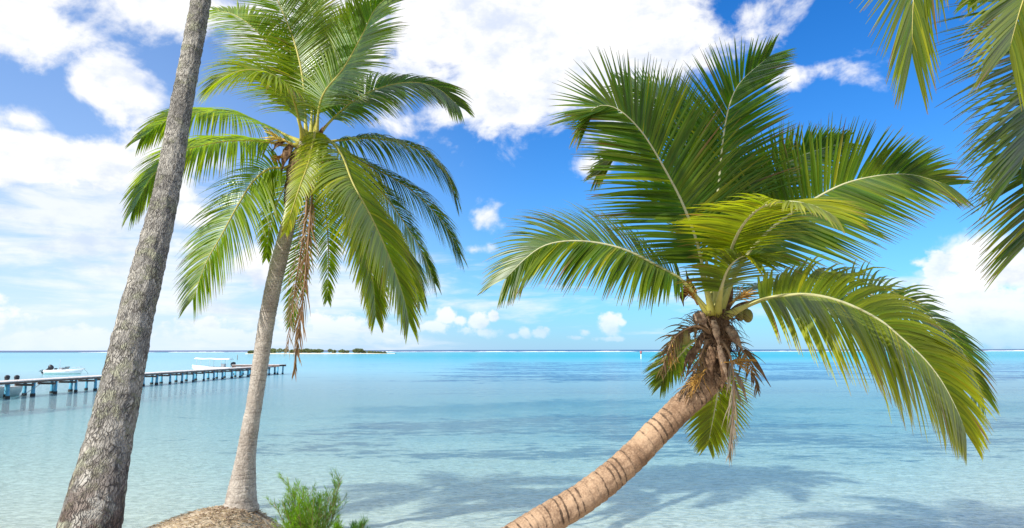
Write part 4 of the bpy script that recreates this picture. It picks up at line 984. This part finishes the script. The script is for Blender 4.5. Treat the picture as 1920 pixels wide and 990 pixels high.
# ------------------------------------------------------------------ feathery shrub on the shore
M_TWIG = simple('shrub_twig', (0.20, 0.13, 0.07), (0.26, 0.19, 0.10), 12, 0.8)
def shrub(px, py, Y, height, spread, nst, label, seed):
    rnd = random.Random(seed); b0 = at(px, py, Y); g = gz(b0.x, Y); base = Vector((b0.x, Y, g))
    root = empty('feathery_shrub', base); tag(root, label, 'shrub', 'feathery shrubs by the mound')
    st = MB(); V = []; Fc = []; C = []
    def needles(p, q, n, ln, tint):
        d = (q - p).normalized(); o1 = d.orthogonal().normalized(); o2 = d.cross(o1)
        for k in range(n):
            f = rnd.random(); c = p.lerp(q, f); th = rnd.uniform(0, 6.283)
            e = (d * rnd.uniform(.75, 1.1) + (o1 * math.cos(th) + o2 * math.sin(th)) * rnd.uniform(.45, .95) + Vector((0, 0, .10))).normalized()
            l = ln * rnd.uniform(.6, 1.15); w = e.orthogonal().normalized() * .0019; b = len(V)
            mid = c + e * l * .55 + Vector((rnd.gauss(0, .003), rnd.gauss(0, .003), 0)); t = c + e * l + Vector((0, 0, l * .08))
            V.extend([c - w, c + w, mid + w * .9, mid - w * .9, t]); Fc.append((b, b + 1, b + 2, b + 3)); Fc.append((b + 3, b + 2, b + 4))
            cc = tint * rnd.uniform(.6, 1.35); C.extend([cc] * 5)
    for s in range(nst):
        az = rnd.uniform(0, 6.283); out = rnd.uniform(.05, 1.0) ** .7; h = height * rnd.uniform(.62, 1.0) * (1 - .22 * out)
        if s < 3: out = .75; az = (0.2, 0.6, 2.9)[s]; h = height * .97
        tip = base + Vector((math.cos(az) * spread * out, math.sin(az) * spread * out * .8, h))
        P = [base + Vector((math.cos(az) * .03, math.sin(az) * .03, 0)), base.lerp(tip, .45) + Vector((math.cos(az), math.sin(az), 0)) * spread * .10 * out, tip]
        pts = [catmull(P, i / 8) for i in range(9)]
        st.tube(pts, [.009 * (1 - i / 9.5) + .0012 for i in range(9)], 5)
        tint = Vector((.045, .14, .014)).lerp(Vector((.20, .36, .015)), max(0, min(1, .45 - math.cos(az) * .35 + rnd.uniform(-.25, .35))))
        for i in range(2, 8): needles(pts[i], pts[i + 1], 12, .10, tint)
        for k in range(17):
            f = rnd.uniform(.12, .92); a = catmull(P, f); d = (catmull(P, min(1, f + .05)) - catmull(P, f - .05)).normalized(); th = rnd.uniform(0, 6.283)
            o1 = d.orthogonal().normalized(); o2 = d.cross(o1)
            e = (d + (o1 * math.cos(th) + o2 * math.sin(th)) * .85 + Vector((0, 0, .25))).normalized(); l = height * rnd.uniform(.16, .34) * (1.1 - .5 * f)
            m1 = a + e * l * .5; e2 = (e + Vector((0, 0, .4))).normalized(); q = m1 + e2 * l * .5
            st.tube([a, m1, q], [.0035, .0025, .001], 4); needles(a, m1, 11, .08, tint); needles(m1, q, 15, .085, tint)
    st.build('stem', M_TWIG, root)
    me = bpy.data.meshes.new('foliage'); me.from_pydata([tuple(v) for v in V], [], Fc); set_colors(me, C); link('foliage', me, root, M_NEEDLE, False)
shrub(583, 1010, 10.0, 1.12, .54, 21, 'bright green feathery shrub with needle leaves beside the mound', 5)
shrub(655, 1030, 9.8, .52, .26, 9, 'small feathery seedling just right of the larger green shrub', 6)

# ------------------------------------------------------------------ litter on the mound
def roots(parent):
    rnd = random.Random(12); c = Vector((MX, MY, 0))
    for k in range(26):
        a = rnd.uniform(0, 6.283); p = Vector((MX + math.cos(a) * .22, MY + math.sin(a) * .22, 0)); pts = []; L = rnd.uniform(.35, 1.1)
        for i in range(8):
            pts.append(Vector((p.x, p.y, gz(p.x, p.y) + .012 - .004 * i))); a += rnd.gauss(0, .22); p = p + Vector((math.cos(a), math.sin(a), 0)) * L / 8
        mb = MB(); r = rnd.uniform(.008, .016); mb.tube(pts, [r * (1 - i / 9) for i in range(8)], 6); mb.build('root', M_ROOT, parent)
def litter():
    rnd = random.Random(9); V = []; Fc = []; C = []
    for k in range(4200):
        x = MX + rnd.gauss(0.1, 1.0); y = MY + rnd.gauss(-.5, .7)
        z = gz(x, y)
        if z < .06: continue
        a = rnd.uniform(0, 6.283); l = rnd.uniform(.014, .06) * (2.8 if rnd.random() < .06 else 1); w = rnd.uniform(.004, .014)
        d = Vector((math.cos(a), math.sin(a), rnd.uniform(-.25, .35))).normalized(); s = Vector((-d.y, d.x, rnd.uniform(-.4, .4))).normalized(); u = d.cross(s)
        p = Vector((x, y, z + .008 + rnd.uniform(0, .012))); b = len(V); hgt = rnd.uniform(.003, .010)
        V += [p - d * l - s * w * .5, p - s * w, p + d * l, p + s * w, p - d * l * .2 + u * hgt]
        Fc += [(b, b + 1, b + 4), (b + 1, b + 2, b + 4), (b + 2, b + 3, b + 4), (b + 3, b, b + 4)]
        c = Vector((.22, .14, .09)).lerp(Vector((.60, .48, .36)), rnd.random() ** 1.5); C += [c] * 5
    me = bpy.data.meshes.new('leaf_litter'); me.from_pydata([tuple(v) for v in V], [], Fc); set_colors(me, C)
    o = link('leaf_litter', me, None, M_DEAD, False); tag(o, 'brown bark chips and root litter strewn over the sandy mound', 'leaf litter', kind='stuff')
roots(PALM2)
litter()
